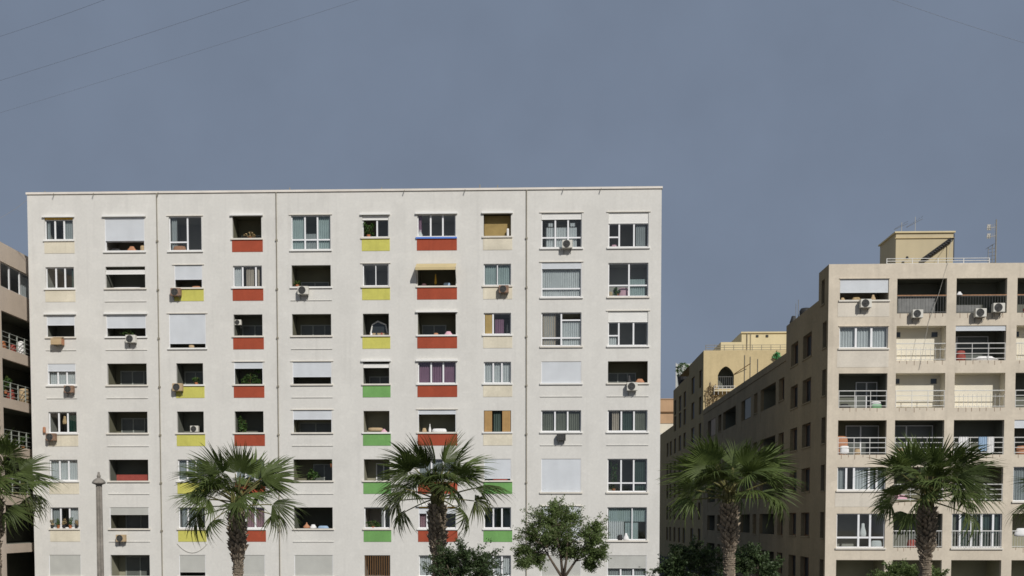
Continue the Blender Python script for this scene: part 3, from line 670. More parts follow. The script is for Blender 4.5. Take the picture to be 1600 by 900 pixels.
item(1, 5, .5, .55, .3, (.26, .2, .5), 'leafdry', 'hanging_ornament', 'golden ornament hanging in the open fifth-row window, first column', 'ornament', .6)
item(1, 5, -.13, .0, -.1, (.16, .14, .36), 'orangebox', 'flower_pot', 'slim orange pot at the left end of the fifth-row sill, first column', 'pot', 1)
item(10, 7, .48, .0, .12, (.34, .2, .42), 'whitecloth', 'vase', 'white vase standing in the seventh-row tall window near the right edge', 'vase', .45)
item(10, 7, .33, .0, .14, (.3, .2, .34), 'black', 'cushion', 'dark cushion beside the white vase in the seventh-row tall window', 'cushion', .8)
item(10, 4, .55, .0, .5, (.28, .2, .5), 'black', 'bag', 'black bag in the fourth-row loggia near the right edge', 'bag', .5)
item(10, 4, .82, .0, .4, (.6, .3, .28), 'orangebox', 'bundle', 'brown and orange bundle at the right of the fourth-row loggia near the right edge', 'bundle', .6)
item(10, 2, .40, .0, .45, (.7, .3, .6), 'pinkcloth', 'armchair', 'pink upholstered armchair back behind the tall second-row window', 'chair', .9)
item(10, 2, .06, .0, .3, (.3, .2, .35), 'tanbox', 'basket', 'straw basket at the left behind the tall second-row window', 'basket', .8)
item(10, 1, .15, .0, .3, (.4, .2, .22), 'pinkcloth', 'cloth', 'pink cloth in the lower left pane of the top-right window', 'cloth', .7)
item(3, 1, .28, .0, .25, (.8, .2, .34), 'orangebox', 'flower_trough', 'orange-brown trough behind the lower pane of the tall top-row window, third column', 'trough', .9)
item(2, 2, .5, -.05, .25, (2.0, .2, .14), 'whitecloth', 'folded_sheet', 'pale folded sheet along the second-row sill of the second column', 'sheet', .9)
item(8, 6, .6, .0, .06, (.9, .06, .08), 'redthing', 'flower_trough', 'thin red flower trough under the white shutter over a green panel', 'trough')
item(7, 1, .06, .0, .25, (.3, .2, .5), 'whitecloth', 'vase', 'pale vase behind the left light of the blue-silled top-row window', 'vase', .4)
# white dresser with a pointed mirror in the third-row loggia, sixth column
u0, u1, z0, z1 = WIN[(6, 3)]
dr = thing('dresser', 'white dresser with a dark arched mirror in the third-row loggia over a yellow panel', 'dresser', ((u0 + u1) / 2, .7, z0 - .8))
MB().box(u0 + .3, u1 - .15, .7, 1.0, z0 - .8, z0 + .25).build('cabinet', M['tanbox'], dr)
mb = MB(); mb.tube([(u0 + .35, .72, z0 + .25), (u0 + .45, .72, z0 + .75), (u0 + .78, .72, z0 + .95), (u1 - .3, .72, z0 + .75), (u1 - .2, .72, z0 + .25)], .05, 6); mb.build('mirror_frame', M['whitetrim'], dr)
mb = MB(); mb.quad([(u0 + .35, .73, z0 + .25), (u1 - .2, .73, z0 + .25), (u1 - .3, .73, z0 + .75), (u0 + .78, .73, z0 + .93), (u0 + .45, .73, z0 + .75)]); mb.build('mirror', M['darkpane'], dr)
for k, (f, m) in enumerate(((.3, 'whitecloth'), (.7, 'redthing'), (.5, 'black'))): item(6, 3, f, -.02, .2, (.14, .12, .2), m, 'jar', ['white', 'red', 'black'][k] + ' jar on the third-row sill over a yellow panel', 'jar', .7)
# cable sagging above a ground-floor shutter
pts = [(-22.1 + 1.85 * k / 12, -.03, 3.75 - .55 * (1 - ((k - 6) / 6) ** 2)) for k in range(13)]
tag(MB().tube(pts, .012, 4).build('cable', M['cablelight']), 'thin cable sagging on the white wall above a ground-floor shutter', 'cable')

# ================================================================== tan apartment block on the right
RY = 2.0; RX = 17.3; RT = 20.65; RXE = 40.0
FR = Fac((0, RY, 0), (1, 0, 0), (0, 1, 0)); FS = Fac((RX, 0, 0), (0, 1, 0), (1, 0, 0))
rb = thing('apartment_building', 'tan apartment block with recessed balconies and a long shaded side wall', 'building', (RX + 10, RY, 0))
RC = {'A': (17.98, 20.91), 'B': (21.41, 24.38), 'C': (24.95, 27.97), 'D': (28.58, 31.55), 'E': (32.15, 35.1), 'F': (35.7, 38.6)}
def rtop(r): return 19.76 - 2.838 * (r - 1)
RH = 2.09; rholes = []; RW = {}; drips = MB(FR)
def rail(p, u0, u1, z0, kind, h=1.03, m='rail', w=.03):
    mb = MB(FR)
    if kind == 'H':
        for k in range(4): mb.tube([(u0 + .01, w, z0 + .12 + (h - .12) * k / 3), (u1 - .01, w, z0 + .12 + (h - .12) * k / 3)], .022 if k < 3 else .03, 5)
        for k in range(4): mb.box(u0 + .02 + (u1 - u0 - .07) * k / 3, u0 + .05 + (u1 - u0 - .07) * k / 3, w - .02, w + .02, z0, z0 + h)
    else:
        mb.tube([(u0 + .01, w, z0 + h), (u1 - .01, w, z0 + h)], .03, 5).tube([(u0 + .01, w, z0 + .08), (u1 - .01, w, z0 + .08)], .02, 5)
        if kind == 'V2': mb.tube([(u0 + .01, w, z0 + h * .66), (u1 - .01, w, z0 + h * .66)], .02, 5)
        n = int((u1 - u0) / (.16 if kind == 'V' else .27)); hh = h if kind == 'V' else h * .8
        for k in range(n + 1): mb.tube([(u0 + .03 + (u1 - u0 - .06) * k / n, w, z0), (u0 + .03 + (u1 - u0 - .06) * k / n, w, z0 + hh)], .012, 4)
    return mb.build('railing', M[m], p)
def RB(c, r, kind, railk=None, blind=0, door=None, wall='rin', depth=1.5, lay=None, cur=(), z=None, gm='glass', railm='rail', bm='shutter', hdr=False, hand=False):
    u0, u1 = RC[c]; z1 = rtop(r); z0 = z1 - RH
    if z: z1 -= z[0]; z0 = z1 - z[1]
    rholes.append((u0, u1, z0, z1)); RW[(c, r)] = (u0, u1, z0, z1)
    if kind == 'win':
        p = recess(rb, FR, u0, u1, z0, z1, 2.2, 'window', M['room'], M['rwall'])
        MB(FR).box(u0 - .07, u1 + .07, -.09, .01, z0 - .1, z0 - .002).build('sill', M['sill'], p)
        if lay: glazing(p, FR, u0 + .003, u1 - .003, z0 + .003, z1 - blind * (z1 - z0) - .003, .08, lay, gm=gm, mw=.12)
    else:
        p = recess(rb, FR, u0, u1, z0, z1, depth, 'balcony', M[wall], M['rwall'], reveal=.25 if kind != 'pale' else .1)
        if kind == 'pale':
            for a in (.04, .80): MB(FR).box(u0 + a * (u1 - u0), u0 + (a + .12) * (u1 - u0), depth - .03, depth - .004, z1 - .55, z1 - .25).build('vent_window', M['darkpane'], p) if c != 'C' else None
        if door:
            a, b_, cols, dm, dt = door
            glazing(p, FR, u0 + a * (u1 - u0), u0 + b_ * (u1 - u0), z0 + .01, z0 + dt, depth - .08, cols, fm=dm, gm='greypane', mw=.08, fname='door_frame')
        for k in range(int((u1 - u0) / .42)):
            uu = u0 + .25 + k * .42 + random.uniform(-.06, .06); L = random.uniform(.12, .3)
            drips.box(uu - .012, uu + .012, -.006, .001, z0 - L, z0 - .01)
    if hdr: MB(FR).box(u0 - .05, u1 + .05, -.05, 0, z1 + .004, z1 + .05).build('lintel', M['rwall'], p)
    if blind: shutter(p, FR, u0 + .02, u1 - .02, z1 - blind * (z1 - z0), z1 - .01, .05, bm)
    for a, b_, m in cur: curtain(p, FR, u0 + .05 + a * (u1 - u0 - .1), u0 + .05 + b_ * (u1 - u0 - .1), z0 + .04, z1 - .04, .24 if kind == 'win' else depth - .2, m, fold=.16)
    if railk: rail(p, u0, u1, z0, railk, m=railm)
    if hand: MB(FR).tube([(u0 + .01, .03, z0 + 1.07), (u1 - .01, .03, z0 + 1.07)], .04, 6).build('handrail', M['rustrail'], p)
    return p
RD = lambda a=0., b=1., dt=1.85, s=(0, .28, .62, 1), dm='frame': (a, b, [(s[k], s[k + 1], []) for k in range(len(s) - 1)], dm, dt)
RB('A', 1, 'win', blind=.62, z=(0, 1.27), hdr=True); RB('A', 2, 'win', lay=L3, cur=[(0, 1, 'c_white')], z=(.02, 1.30), hdr=True)
RB('A', 3, 'log', 'H', door=RD(.5, .95, 1.75, (0, .5, 1)), wall='rin'); RB('A', 4, 'log', 'H', door=RD(.3, 1, 1.9, (0, .45, 1)), wall='inside')
RB('A', 5, 'win', lay=[(0, .19, []), (.19, .35, []), (.35, .66, []), (.66, .82, []), (.82, 1, [])], gmap=None, z=(0, 1.42), cur=[(0, .19, 'c_grey'), (.36, .66, 'c_white'), (.68, .8, 'c_grey'), (.84, 1, 'c_grey')]) if False else RB('A', 5, 'win', lay=[(0, .19, []), (.19, .35, []), (.35, .66, []), (.66, .82, []), (.82, 1, [])], z=(0, 1.42), cur=[(0, .18, 'c_grey'), (.36, .66, 'c_white'), (.68, .8, 'c_grey'), (.84, 1, 'c_grey')])
RB('A', 6, 'win', lay=[(0, .46, [.30]), (.46, .70, [.30]), (.70, 1, [.30])], gm='glass'); RB('A', 7, 'log', wall='olive', depth=2)
RB('B', 1, 'log', 'V', wall='rin', railm='metal', hand=True); RB('B', 2, 'pale', 'V2', wall='rpale', depth=.75); RB('B', 3, 'pale', 'H', wall='rpale', depth=.75)
RB('B', 4, 'log', 'H', door=RD(0, .95, 1.9, (0, .16, .42, 1))); RB('B', 5, 'log', 'H', wall='inside'); RB('B', 6, 'log', 'V', door=RD(.5, 1, 1.7, (0, .5, 1), 'greyframe')); RB('B', 7, 'log', wall='olive', depth=2)
RB('C', 1, 'log', 'V', wall='rin', railm='metal', hand=True); RB('C', 2, 'log', 'H', blind=.13, door=RD(0, .85, 1.7, (0, .25, 1))); RB('C', 3, 'pale', 'V2', wall='rpale', depth=.75)
RB('C', 4, 'log', 'H', wall='rin'); RB('C', 5, 'log', 'H', wall='inside'); RB('C', 6, 'win', lay=[(0, .17, []), (.17, .40, []), (.40, .60, []), (.60, .83, []), (.83, 1, [])], cur=[(.18, 1, 'c_dark'), (0, .1, 'c_green')]); RB('C', 7, 'log', wall='olive', depth=2)
rail(bpy.data.objects[-1] if False else rb, RC['C'][0], RC['C'][1], rtop(6) - RH, 'V', w=-.04)
RB('D', 1, 'log', 'V', wall='rin', railm='metal', hand=True); RB('D', 2, 'pale', 'V', wall='rpale', depth=.75); RB('D', 3, 'log', 'H', wall='rin'); RB('D', 4, 'log', 'H', blind=.22, wall='rin')
RB('D', 5, 'win', lay=L3, cur=[(0, .3, 'c_grey')]); RB('D', 6, 'log', 'V', wall='olive'); RB('D', 7, 'log', wall='olive', depth=2)
for r in range(1, 8): RB('E', r, 'log', 'H', wall='rin'); RB('F', r, 'log', 'V', wall='rin')
stuff(drips.build('rust_streaks', M['rust'], rb))
for r_, zz in ((1, 1.0), (2, 1.15), (5, 1.0)):
    u0, u1, z0, z1 = RW[('A', r_)]; MB(FR).box(u0 - .12, u1 + .05, -.012, .001, z0 - zz, z0 - .105).build('spandrel_panel', M['rspan'], rb)
MB(FR).box(RC['B'][0] + .1, RC['B'][0] + 2.3, .12, .16, rtop(1) - RH + .05, rtop(1) - RH + .98).build('balcony_screen', M['metal'], rb)
MB(FR).box(RC['C'][0] + .02, RC['C'][0] + 1.5, .12, .16, rtop(1) - RH + .05, rtop(1) - RH + .5).build('balcony_screen', M['metal'], rb)
# walls of the stepped block: front strip, set-back upper floor, long low wing
w_ = MB(FR); wall_grid(w_, RX, RXE, 0, RT, rholes)
w_.quad([(RX, 0, RT), (RXE, 0, RT), (RXE, .3, RT), (RX, .3, RT)])
w_.quad([(RX + .3, .3, RT - .4), (RXE, .3, RT - .4), (RXE, .3, RT), (RX + .3, .3, RT)])
w_.build('front_wall', M['rwall'], rb)
sh = []
def side_win(u0, u1, z0, z1, depth=.35, kind='window', cur=None):
    sh.append((u0, u1, z0, z1))
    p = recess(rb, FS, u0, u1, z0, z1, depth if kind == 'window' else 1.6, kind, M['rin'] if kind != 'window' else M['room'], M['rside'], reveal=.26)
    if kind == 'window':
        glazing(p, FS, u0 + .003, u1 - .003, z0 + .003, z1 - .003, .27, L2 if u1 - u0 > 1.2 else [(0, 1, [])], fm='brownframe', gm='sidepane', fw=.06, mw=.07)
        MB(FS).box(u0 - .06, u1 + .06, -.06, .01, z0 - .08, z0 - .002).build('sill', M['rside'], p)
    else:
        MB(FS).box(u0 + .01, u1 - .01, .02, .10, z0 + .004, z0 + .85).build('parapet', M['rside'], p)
        glazing(p, FS, u0 + .4, u1 - .4, z0 + .02, z0 + 2.0, 1.52, L2, fm='brownframe', gm='sidepane', fname='door_frame')
    if cur: curtain(p, FS, u0 + .05, u0 + .05 + .6 * (u1 - u0), z0 + .9, z1 - .03, .05, cur)
for i in range(6):
    h = 17.35 - 2.92 * i
    side_win(2.35, 3.2, h - 1.6, h); side_win(5.8, 8.0, h - 1.55, h); side_win(9.3, 11.3, h - 1.55, h)
side_win(2.9, 3.6, 18.5, 20.0)
for k, h in enumerate((15.45, 11.5, 8.55, 5.65, 2.8)):
    lo = 2.55 if k == 0 else 2.4
    side_win(13.2, 14.9, h - 1.6, h); side_win(15.9, 21.2, h - lo, h, kind='balcony'); side_win(22.4, 23.8, h - 1.6, h)
    side_win(25.0, 29.1, h - lo, h, kind='balcony', cur='c_grey' if k == 0 else None); side_win(31.7, 38.3, h - lo, h, kind='balcony'); side_win(39.1, 40.9, h - 1.6, h)
    side_win(42.5, 47.2, h - lo, h, kind='balcony', cur='c_beige' if k == 0 else None)
w_ = MB(FS)
S1, S2, S3, ZU, ZL = 4.25, 12.75, 50.4, 18.95, 17.05
wall_grid(w_, RY, S1, 0, RT, [h for h in sh if h[1] < S1]); wall_grid(w_, S1, S2, 0, ZU, [h for h in sh if S1 < h[0] and h[1] < S2]); wall_grid(w_, S2, S3, 0, ZL, [h for h in sh if h[0] > S2])
# steps in the roofline, parapets
w_.box(RY + .003, S1, .003, .25, RT - .1, RT, skip='fl'); w_.quad([(S1, 0, ZU), (S1, 3, ZU), (S1, 3, RT), (S1, 0, RT)])
w_.quad([(S2, 0, ZL), (S2, 9, ZL), (S2, 9, ZU), (S2, 0, ZU)])
w_.quad([(S1, 0, ZU), (S2, 0, ZU), (S2, 9, ZU), (S1, 9, ZU)]); w_.quad([(S2, 0, ZL), (S3, 0, ZL), (S3, 14, ZL), (S2, 14, ZL)])
w_.box(S1 + .1, S2, 3, 20, ZU + .004, RT - .25)
w_.quad([(RY, .3, RT - .4), (S1, .3, RT - .4), (S1, 22, RT - .4), (RY, 22, RT - .4)])
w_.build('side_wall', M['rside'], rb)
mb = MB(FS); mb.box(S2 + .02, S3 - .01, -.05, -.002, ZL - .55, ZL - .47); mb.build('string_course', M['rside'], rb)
# rooftop penthouse; its outside stair is black and thick to mimic a stepped shadow
ph = MB(); ph.box(23.3, 27.05, 8.0, 11.2, RT - .25, 24.1); pho = ph.build('penthouse', M['ph'], rb)
MB().box(23.2, 27.15, 7.9, 11.3, 24.103, 24.2).build('roof_slab', M['ylight'], pho)
MB().box(23.22, 27.12, 7.93, 7.997, 23.75, 23.80).build('drip_moulding', M['ywall'], pho)
stp = [(25.05 + .145 * k, 22.35 + .105 * k) for k in range(13)]
for x, z in stp: MB().box(x, x + .17, 7.6, 7.99, z, z + .06).build('step', M['black'], pho)
mb = MB(); mb.tube([(25.0, 7.84, 22.28), (26.85, 7.84, 23.62)], .15, 6).tube([(26.9, 7.5, 22.2), (26.9, 7.5, 23.9)], .03, 5); mb.build('stair_shadow_bar', M['black'], pho)
MB().lathe([(.09, 0), (.09, .12), (.05, .16)], (23.95, 7.7, 22.35), 8).build('wall_lamp', M['black'], pho)
# white guard rail along the parapet
x0, x1 = 20.82, 27.0
mb = MB()
for z in (RT + .06, RT + .21, RT + .36): mb.tube([(x0, 2.25, z), (x1, 2.25, z)], .022, 5)
for k in range(5): mb.box(x0 + (x1 - x0 - .04) * k / 4, x0 + .04 + (x1 - x0 - .04) * k / 4, 2.23, 2.27, RT + .002, RT + .38)
mb.build('roof_railing', M['rail'], rb)
# aerial mast, ladder frame and flat antennas on the roof edge
am = thing('antenna_mast', 'tall pole with pale panel antennas and a ladder frame on the tan roof', 'antenna', (27.5, 2.6, RT))
MB().tube([(27.5, 2.6, RT - .1), (27.5, 2.6, RT + 2.75)], .035, 6).build('pole', M['pipe'], am)
mb = MB()
for x in (27.05, 27.3): mb.tube([(x, 2.6, RT - .1), (x, 2.6, RT + (1.05 if x < 27.2 else 1.25))], .022, 5)
for k in range(5): mb.tube([(27.05, 2.6, RT + .15 + .2 * k), (27.5, 2.6, RT + .17 + .22 * k)], .016, 5)
mb.build('ladder_frame', M['metal'], am)
mb = MB(); mb.quad([(27.0, 2.5, RT + 1.02), (27.45, 2.5, RT + 1.32), (27.45, 3.0, RT + 1.36), (27.0, 3.0, RT + 1.06)]); mb.build('top_plate', M['metal'], am)
for z, s in ((RT + 2.3, .42), (RT + 1.78, .36)):
    mb = MB()
    for k in range(5): mb.tube([(27.5 - .1 - .11 * k, 2.6, z - s / 2 + .05 * (k % 2)), (27.5 - .1 - .11 * k, 2.6, z + s / 2 - .04 * k)], .012, 4)
    mb.tube([(27.5, 2.6, z), (26.92, 2.6, z - .08)], .016, 5); mb.box(26.98, 27.2, 2.62, 2.66, z - s * .4, z + s * .4)
    mb.build('panel_antenna', M['cablelight'], am)
for k, (x, h, s, lab) in enumerate(((24.0, .9, .8, 'low thin television aerial on the left of the penthouse roof'), (24.9, 1.25, 1.0, 'taller thin television aerial on the penthouse roof'))):
    t = thing('television_aerial', lab, 'antenna', (x, 9, 24.2), 'aerials on the penthouse')
    MB().tube([(x, 9, 24.1), (x, 9, 24.2 + h)], .02, 5).build('mast', M['cablelight'], t)
    mb = MB(); mb.tube([(x - .6 * s, 9, 24.3 + h * .35), (x + .5 * s, 9, 24.2 + h * .9)], .014, 4)
    for q in range(6): mb.tube([(x - .5 * s + q * .19 * s, 8.8, 24.33 + h * (.4 + .1 * q)), (x - .5 * s + q * .19 * s, 9.2, 24.33 + h * (.4 + .1 * q))], .009, 4)
    mb.build('boom', M['metal'], t)
# dark water tank and air-conditioning clutter on the stepped side roof
tk = thing('water_tank', 'dark rooftop water tank on the stepped side of the tan block', 'tank', (17.8, 10.2, ZU))
MB().lathe([(.38, 0), (.42, .1), (.42, .5), (.32, .66), (.1, .7)], (17.95, 10.0, ZU + .01), 14).build('drum', M['black'], tk, True)
MB().tube([(17.6, 10.6, ZU), (17.6, 10.6, ZU + 1.4)], .025, 5).tube([(17.5, 10.9, ZU), (17.5, 10.9, ZU + 1.2)], .02, 5).build('pipes', M['metal'], tk)
rounded('roof_vent', 'small dark vent at the far end of the stepped side roof', 'vent', 17.65, 12.2, ZU, .5, .5, .6, 'black', taper=.6)

def acr(c, f, dz, r, label, s=1.0, y=0):
    u0, u1, z0, z1 = RW[(c, r)]; return ac(u0 + f * (u1 - u0), RY + y, z0 + dz, label, s)
acr('A', .50, -.52, 1, 'white air conditioner under the topmost shutter of the tan block', 1.0)
acr('B', .38, -.32, 1, 'air conditioner on the slab edge of the top balcony beside the shutter column, tan block', .95)
acr('C', .44, -.30, 1, 'lower of two air conditioners on the third top balcony of the tan block', 1.0)
acr('C', .79, -.02, 1, 'upper right one of two air conditioners on the third top balcony of the tan block', 1.05)
def ritem(c, r, f, dz, w, size, m, name, label, cat, taper=1.0):
    u0, u1, z0, z1 = RW[(c, r)]; return rounded(name, label, cat, u0 + f * (u1 - u0), RY + w, z0 + dz, *size, m, taper=taper)
ritem('A', 1, .70, .0, .2, (.3, .25, .36), 'tanbox', 'teapot', 'tan round teapot under the topmost shutter of the tan block', 'teapot', .5)
ritem('A', 1, .36, .0, .25, (.6, .25, .22), 'leafdry', 'basket', 'low straw basket under the topmost shutter of the tan block', 'basket', .7)
ritem('A', 1, .08, .0, .25, (.3, .2, .2), 'tanbox', 'jar', 'round jar at the left under the topmost shutter of the tan block', 'jar', .6)
ritem('A', 3, .80, .0, .3, (.62, .3, .42), 'whitecloth', 'laundry_basket', 'white laundry basket on the third-row left balcony, tan block', 'basket')
ritem('A', 3, .80, .0, .08, (.6, .1, .22), 'greenthing', 'trough', 'green trough behind the railing of the third-row left balcony, tan block', 'trough')
ritem('A', 3, .15, .0, .3, (.8, .3, .28), 'black', 'bundle', 'dark bundle at the left of the third-row left balcony, tan block', 'bundle', .6)
ritem('A', 4, .15, .05, .12, (.55, .2, .5), 'whitecloth', 'box', 'white box at the left of the fourth-row left balcony, tan block', 'box')
ritem('A', 4, .14, .0, .9, (.9, .4, 1.2), 'orangebox', 'cupboard', 'orange-brown cupboard in the fourth-row left balcony, tan block', 'cupboard')
ritem('A', 4, .42, .0, .15, (.4, .2, .42), 'tanbox', 'stool', 'tan stool in the fourth-row left balcony, tan block', 'stool', .8)
ritem('A', 6, .58, .65, .35, (.42, .25, .85), 'whitecloth', 'vase', 'tall white vase behind the dark sixth-row window of the tan block', 'vase', .5)
ritem('A', 6, .85, .02, .25, (.7, .2, .42), 'c_white', 'bundle', 'pale bundle in the lower right pane of the sixth-row window, tan block', 'bundle', .9)
ritem('C', 2, .13, .0, .2, (.6, .35, .62), 'redthing', 'chair', 'red plastic chair at the left of a second-row balcony, tan block', 'chair', .9)
ritem('C', 2, .62, .0, .2, (1.6, .3, .28), 'whitecloth', 'laundry_heap', 'white laundry heap behind the railing of a second-row balcony, tan block', 'laundry', .6)
ritem('B', 6, .42, .0, .2, (.7, .35, .5), 'redthing', 'chair', 'red plastic chair on the sixth-row balcony beside the palm trunk', 'chair', .8)
ritem('B', 4, .12, .0, .2, (.5, .3, .45), 'tanbox', 'stool', 'brown stool on the fourth-row balcony behind the right palm', 'stool', .8)
ritem('B', 5, .15, .1, .3, (1.0, .3, .3), 'pinkcloth', 'bundle', 'dull pink bundle on the fifth-row balcony behind the right palm', 'bundle', .7)
ritem('D', 6, .2, .7, .1, (.9, .3, .5), 'whitecloth', 'laundry_heap', 'white laundry on the sixth-row balcony at the right edge', 'laundry', .7)
ritem('D', 4, .3, .0, .3, (1.3, .3, .55), 'orangebox', 'crate', 'orange-brown crate on the fourth-row balcony at the right edge', 'crate')
ritem('D', 1, .3, .0, .3, (.8, .3, .35), 'redthing', 'crate', 'red crate on the top balcony at the right edge', 'crate')
ritem('C', 1, .06, 1.06, .0, (.35, .16, .22), 'whitecloth', 'shoes', 'white shoes drying on the handrail of the third top balcony, tan block', 'shoes', .5)
def laundry(c, r, f0, f1, h, m, label, w=-.02):
    u0, u1, z0, z1 = RW[(c, r)]; a, b_ = u0 + f0 * (u1 - u0), u0 + f1 * (u1 - u0)
    mb = MB(FR); n = 14; top = z0 + 1.07
    for i in range(n):
        for s, (wa, za, zb) in enumerate(((w - .015, top - h, top), (w + .09, top - h * .7, top))):
            q = lambda k: (a + (b_ - a) * k / n, wa + .018 * math.sin(k * 1.7))
            (ua, w1), (ub, w2) = q(i), q(i + 1)
            mb.quad([(ua, w1, za + .02 * math.sin(i)), (ub, w2, za + .02 * math.sin(i + 1)), (ub, w2, zb), (ua, w1, zb)])
        mb.quad([(a + (b_ - a) * i / n, w - .015, top), (a + (b_ - a) * (i + 1) / n, w - .015, top), (a + (b_ - a) * (i + 1) / n, w + .09, top), (a + (b_ - a) * i / n, w + .09, top)])
    tag(mb.build('hanging_laundry', M[m], None, True), label, 'laundry', 'laundry on the balcony railings')
laundry('C', 4, .10, .29, .95, 'whitecloth', 'cream towel hung over the fourth-row railing next to the palm')
laundry('C', 4, .50, .66, .85, 'bluecloth', 'light blue cloth hung over the fourth-row railing of the tan block')
laundry('C', 4, .67, .80, .98, 'whitecloth', 'white shirt hung right of the blue cloth on the fourth-row railing')
pts = [(27.0 - .1, 7.9, 23.7), (24.4, 1.95, 20.7), (23.9, 1.93, 18.9), (23.3, 1.94, 17.1), (22.8, 1.95, 14.3)]
tag(MB().tube(pts, .012, 4).build('cable', M['cablelight']), 'pale cable dropping from the roof down the front of the tan block', 'cable')

# ================================================================== ochre building behind, on the same street line
YD = 50.5; YT = 23.4
yb = thing('ochre_building', 'yellow ochre building with a pointed arch window, behind the tan block', 'building', (RX + 6, YD, 0))
FY = Fac((0, YD, 0), (1, 0, 0), (0, 1, 0))
ax, aw2, az0, azs, aza = 19.7, .86, 19.35, 20.75, 21.7
mb = MB(FY); n = 14; X0, X1_ = RX, 34.0
arch = []
for k in range(n + 1):
    t = -1 + 2 * k / n; arch.append((ax + aw2 * t, azs + (aza - azs) * (1 - abs(t) ** 1.6) ** .75))
mb.quad([(X0, 0, 0), (ax - aw2, 0, 0), (ax - aw2, 0, YT), (X0, 0, YT)]); mb.quad([(ax + aw2, 0, 0), (X1_, 0, 0), (X1_, 0, YT), (ax + aw2, 0, YT)])
mb.quad([(ax - aw2, 0, 0), (ax + aw2, 0, 0), (ax + aw2, 0, az0), (ax - aw2, 0, az0)])
for k in range(n): mb.quad([(arch[k][0], 0, arch[k][1]), (arch[k + 1][0], 0, arch[k + 1][1]), (arch[k + 1][0], 0, YT), (arch[k][0], 0, YT)])
mb.quad([(X0, 0, YT), (X1_, 0, YT), (X1_, 20, YT), (X0, 20, YT)])
mb.build('front_wall', M['ywall'], yb)
mb = MB(FY); dd = 1.4
ring = [(ax - aw2, az0)] + arch + [(ax + aw2, az0)]
for k in range(len(ring) - 1): mb.quad([(ring[k][0], 0, ring[k][1]), (ring[k + 1][0], 0, ring[k + 1][1]), (ring[k + 1][0], dd, ring[k + 1][1]), (ring[k][0], dd, ring[k][1])])
mb.quad([(ax - aw2, 0, az0), (ax + aw2, 0, az0), (ax + aw2, dd, az0), (ax - aw2, dd, az0)])
mb.quad([(p[0], dd, p[1]) for p in ring])
awn = mb.build('arch_window', M['rin'], yb)
mb = MB(FY)
for k in range(8): mb.tube([(ax - aw2 + .1 + k * .217, .15, az0), (ax - aw2 + .1 + k * .217, .15, az0 + 1.25)], .022, 4)
mb.tube([(ax - aw2, .15, az0 + 1.25), (ax + aw2, .15, az0 + 1.25)], .035, 5); mb.build('grille', M['metal'], awn)
mb = MB(FY); mb.box(18.35, 21.0, -.7, -.004, 18.95, 19.1)
mb.build('balcony_slab', M['ylight'], yb)
mb = MB(FY)
for z in (19.3, 19.55, 19.8): mb.tube([(18.35, -.68, z - .3), (20.6, -.68, z - .3)], .03, 5)
for k in range(6): mb.tube([(18.35 + k * .44, -.68, 18.6), (18.35 + k * .44, -.68, 19.5)], .025, 4)
mb.build('balcony_railing', M['rail'], yb)
MB(FY).tube([(ax + aw2, -.1, 20.85), (22.2, -.6, 21.9)], .045, 6).build('flag_pole', M['brownframe'], yb)
for x in (21.7, 22.3, 23.1): MB(FY).tube([(x, -.06, 17.2), (x, -.06, 22.9 - (x - 21.7) * .3)], .04, 5).build('drain_pipe', M['pipe'], yb)
mb = MB(FY)
for z in (YT + .15, YT + .4, YT + .65): mb.tube([(17.6, .5, z), (33, .5, z)], .03, 5)
for k in range(16): mb.tube([(17.6 + k, .5, YT), (17.6 + k, .5, YT + .68)], .035, 5)
mb.build('roof_railing', M['pipe'], yb)
mb = MB(FY); mb.box(19.9, 22.4, 4.5, 16, YT + .004, 25.05); mb.box(22.4, 34, 5.5, 18, YT + .004, 26.35); up = mb.build('upper_storey', M['ylight'], yb)
for x in (24.0, 25.1): MB(FY).box(x, x + .28, 5.44, 5.497, 25.75, 26.0).build('vent_hole', M['black'], up)
MB(FY).box(22.3, 34, 5.35, 5.49, 26.2, 26.352).build('parapet_trim', M['ylight'], up)
MB(FY).tube([(23.0, 5.4, YT), (23.0, 5.4, 26.2)], .05, 5).tube([(23.4, 5.4, YT), (23.4, 5.4, 26.2)], .03, 5).build('pipes', M['pipe'], up)
yh = []
def yside(u0, u1, z0, z1):
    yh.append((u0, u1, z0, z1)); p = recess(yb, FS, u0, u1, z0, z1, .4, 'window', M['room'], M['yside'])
    glazing(p, FS, u0 + .003, u1 - .003, z0 + .003, z1 - .003, .14, [(0, 1, [])], fm='brownframe', gm='sidepane')
for (a, b_) in ((51.8, 53.6), (57.0, 59.4), (64.0, 66.0), (68.2, 70.4), (73.0, 75.0)):
    for k in range(7):
        top = 21.6 - 2.9 * k
        if k < 1 and a > 63: top -= .8
        yside(a, b_, top - 1.9, top)
for (a, b_) in ((77.5, 79.5), (81, 83)):
    for k in range(5): yside(a, b_, 15.8 - 2.9 * k - 1.9, 15.8 - 2.9 * k)
mb = MB(FS)
wall_grid(mb, YD + .003, 61.4, 0, YT, [h for h in yh if h[1] < 61.4]); wall_grid(mb, 61.4, 76.0, 0, 22.3, [h for h in yh if 61.4 < h[0] and h[1] < 76]); wall_grid(mb, 76, 95, 0, 17.7, [h for h in yh if h[0] > 76])
mb.quad([(61.4, 0, 22.3), (61.4, 8, 22.3), (61.4, 8, YT), (61.4, 0, YT)]); mb.quad([(61.4, 0, 22.3), (76, 0, 22.3), (76, 12, 22.3), (61.4, 12, 22.3)])
mb.quad([(76, 0, 17.7), (76, 12, 17.7), (76, 12, 22.3), (76, 0, 22.3)]); mb.quad([(76, 0, 17.7), (95, 0, 17.7), (95, 12, 17.7), (76, 12, 17.7)]); mb.quad([(95, 0, 0), (95, 12, 0), (95, 12, 17.7), (95, 0, 17.7)])
mb.build('side_wall', M['yside'], yb)
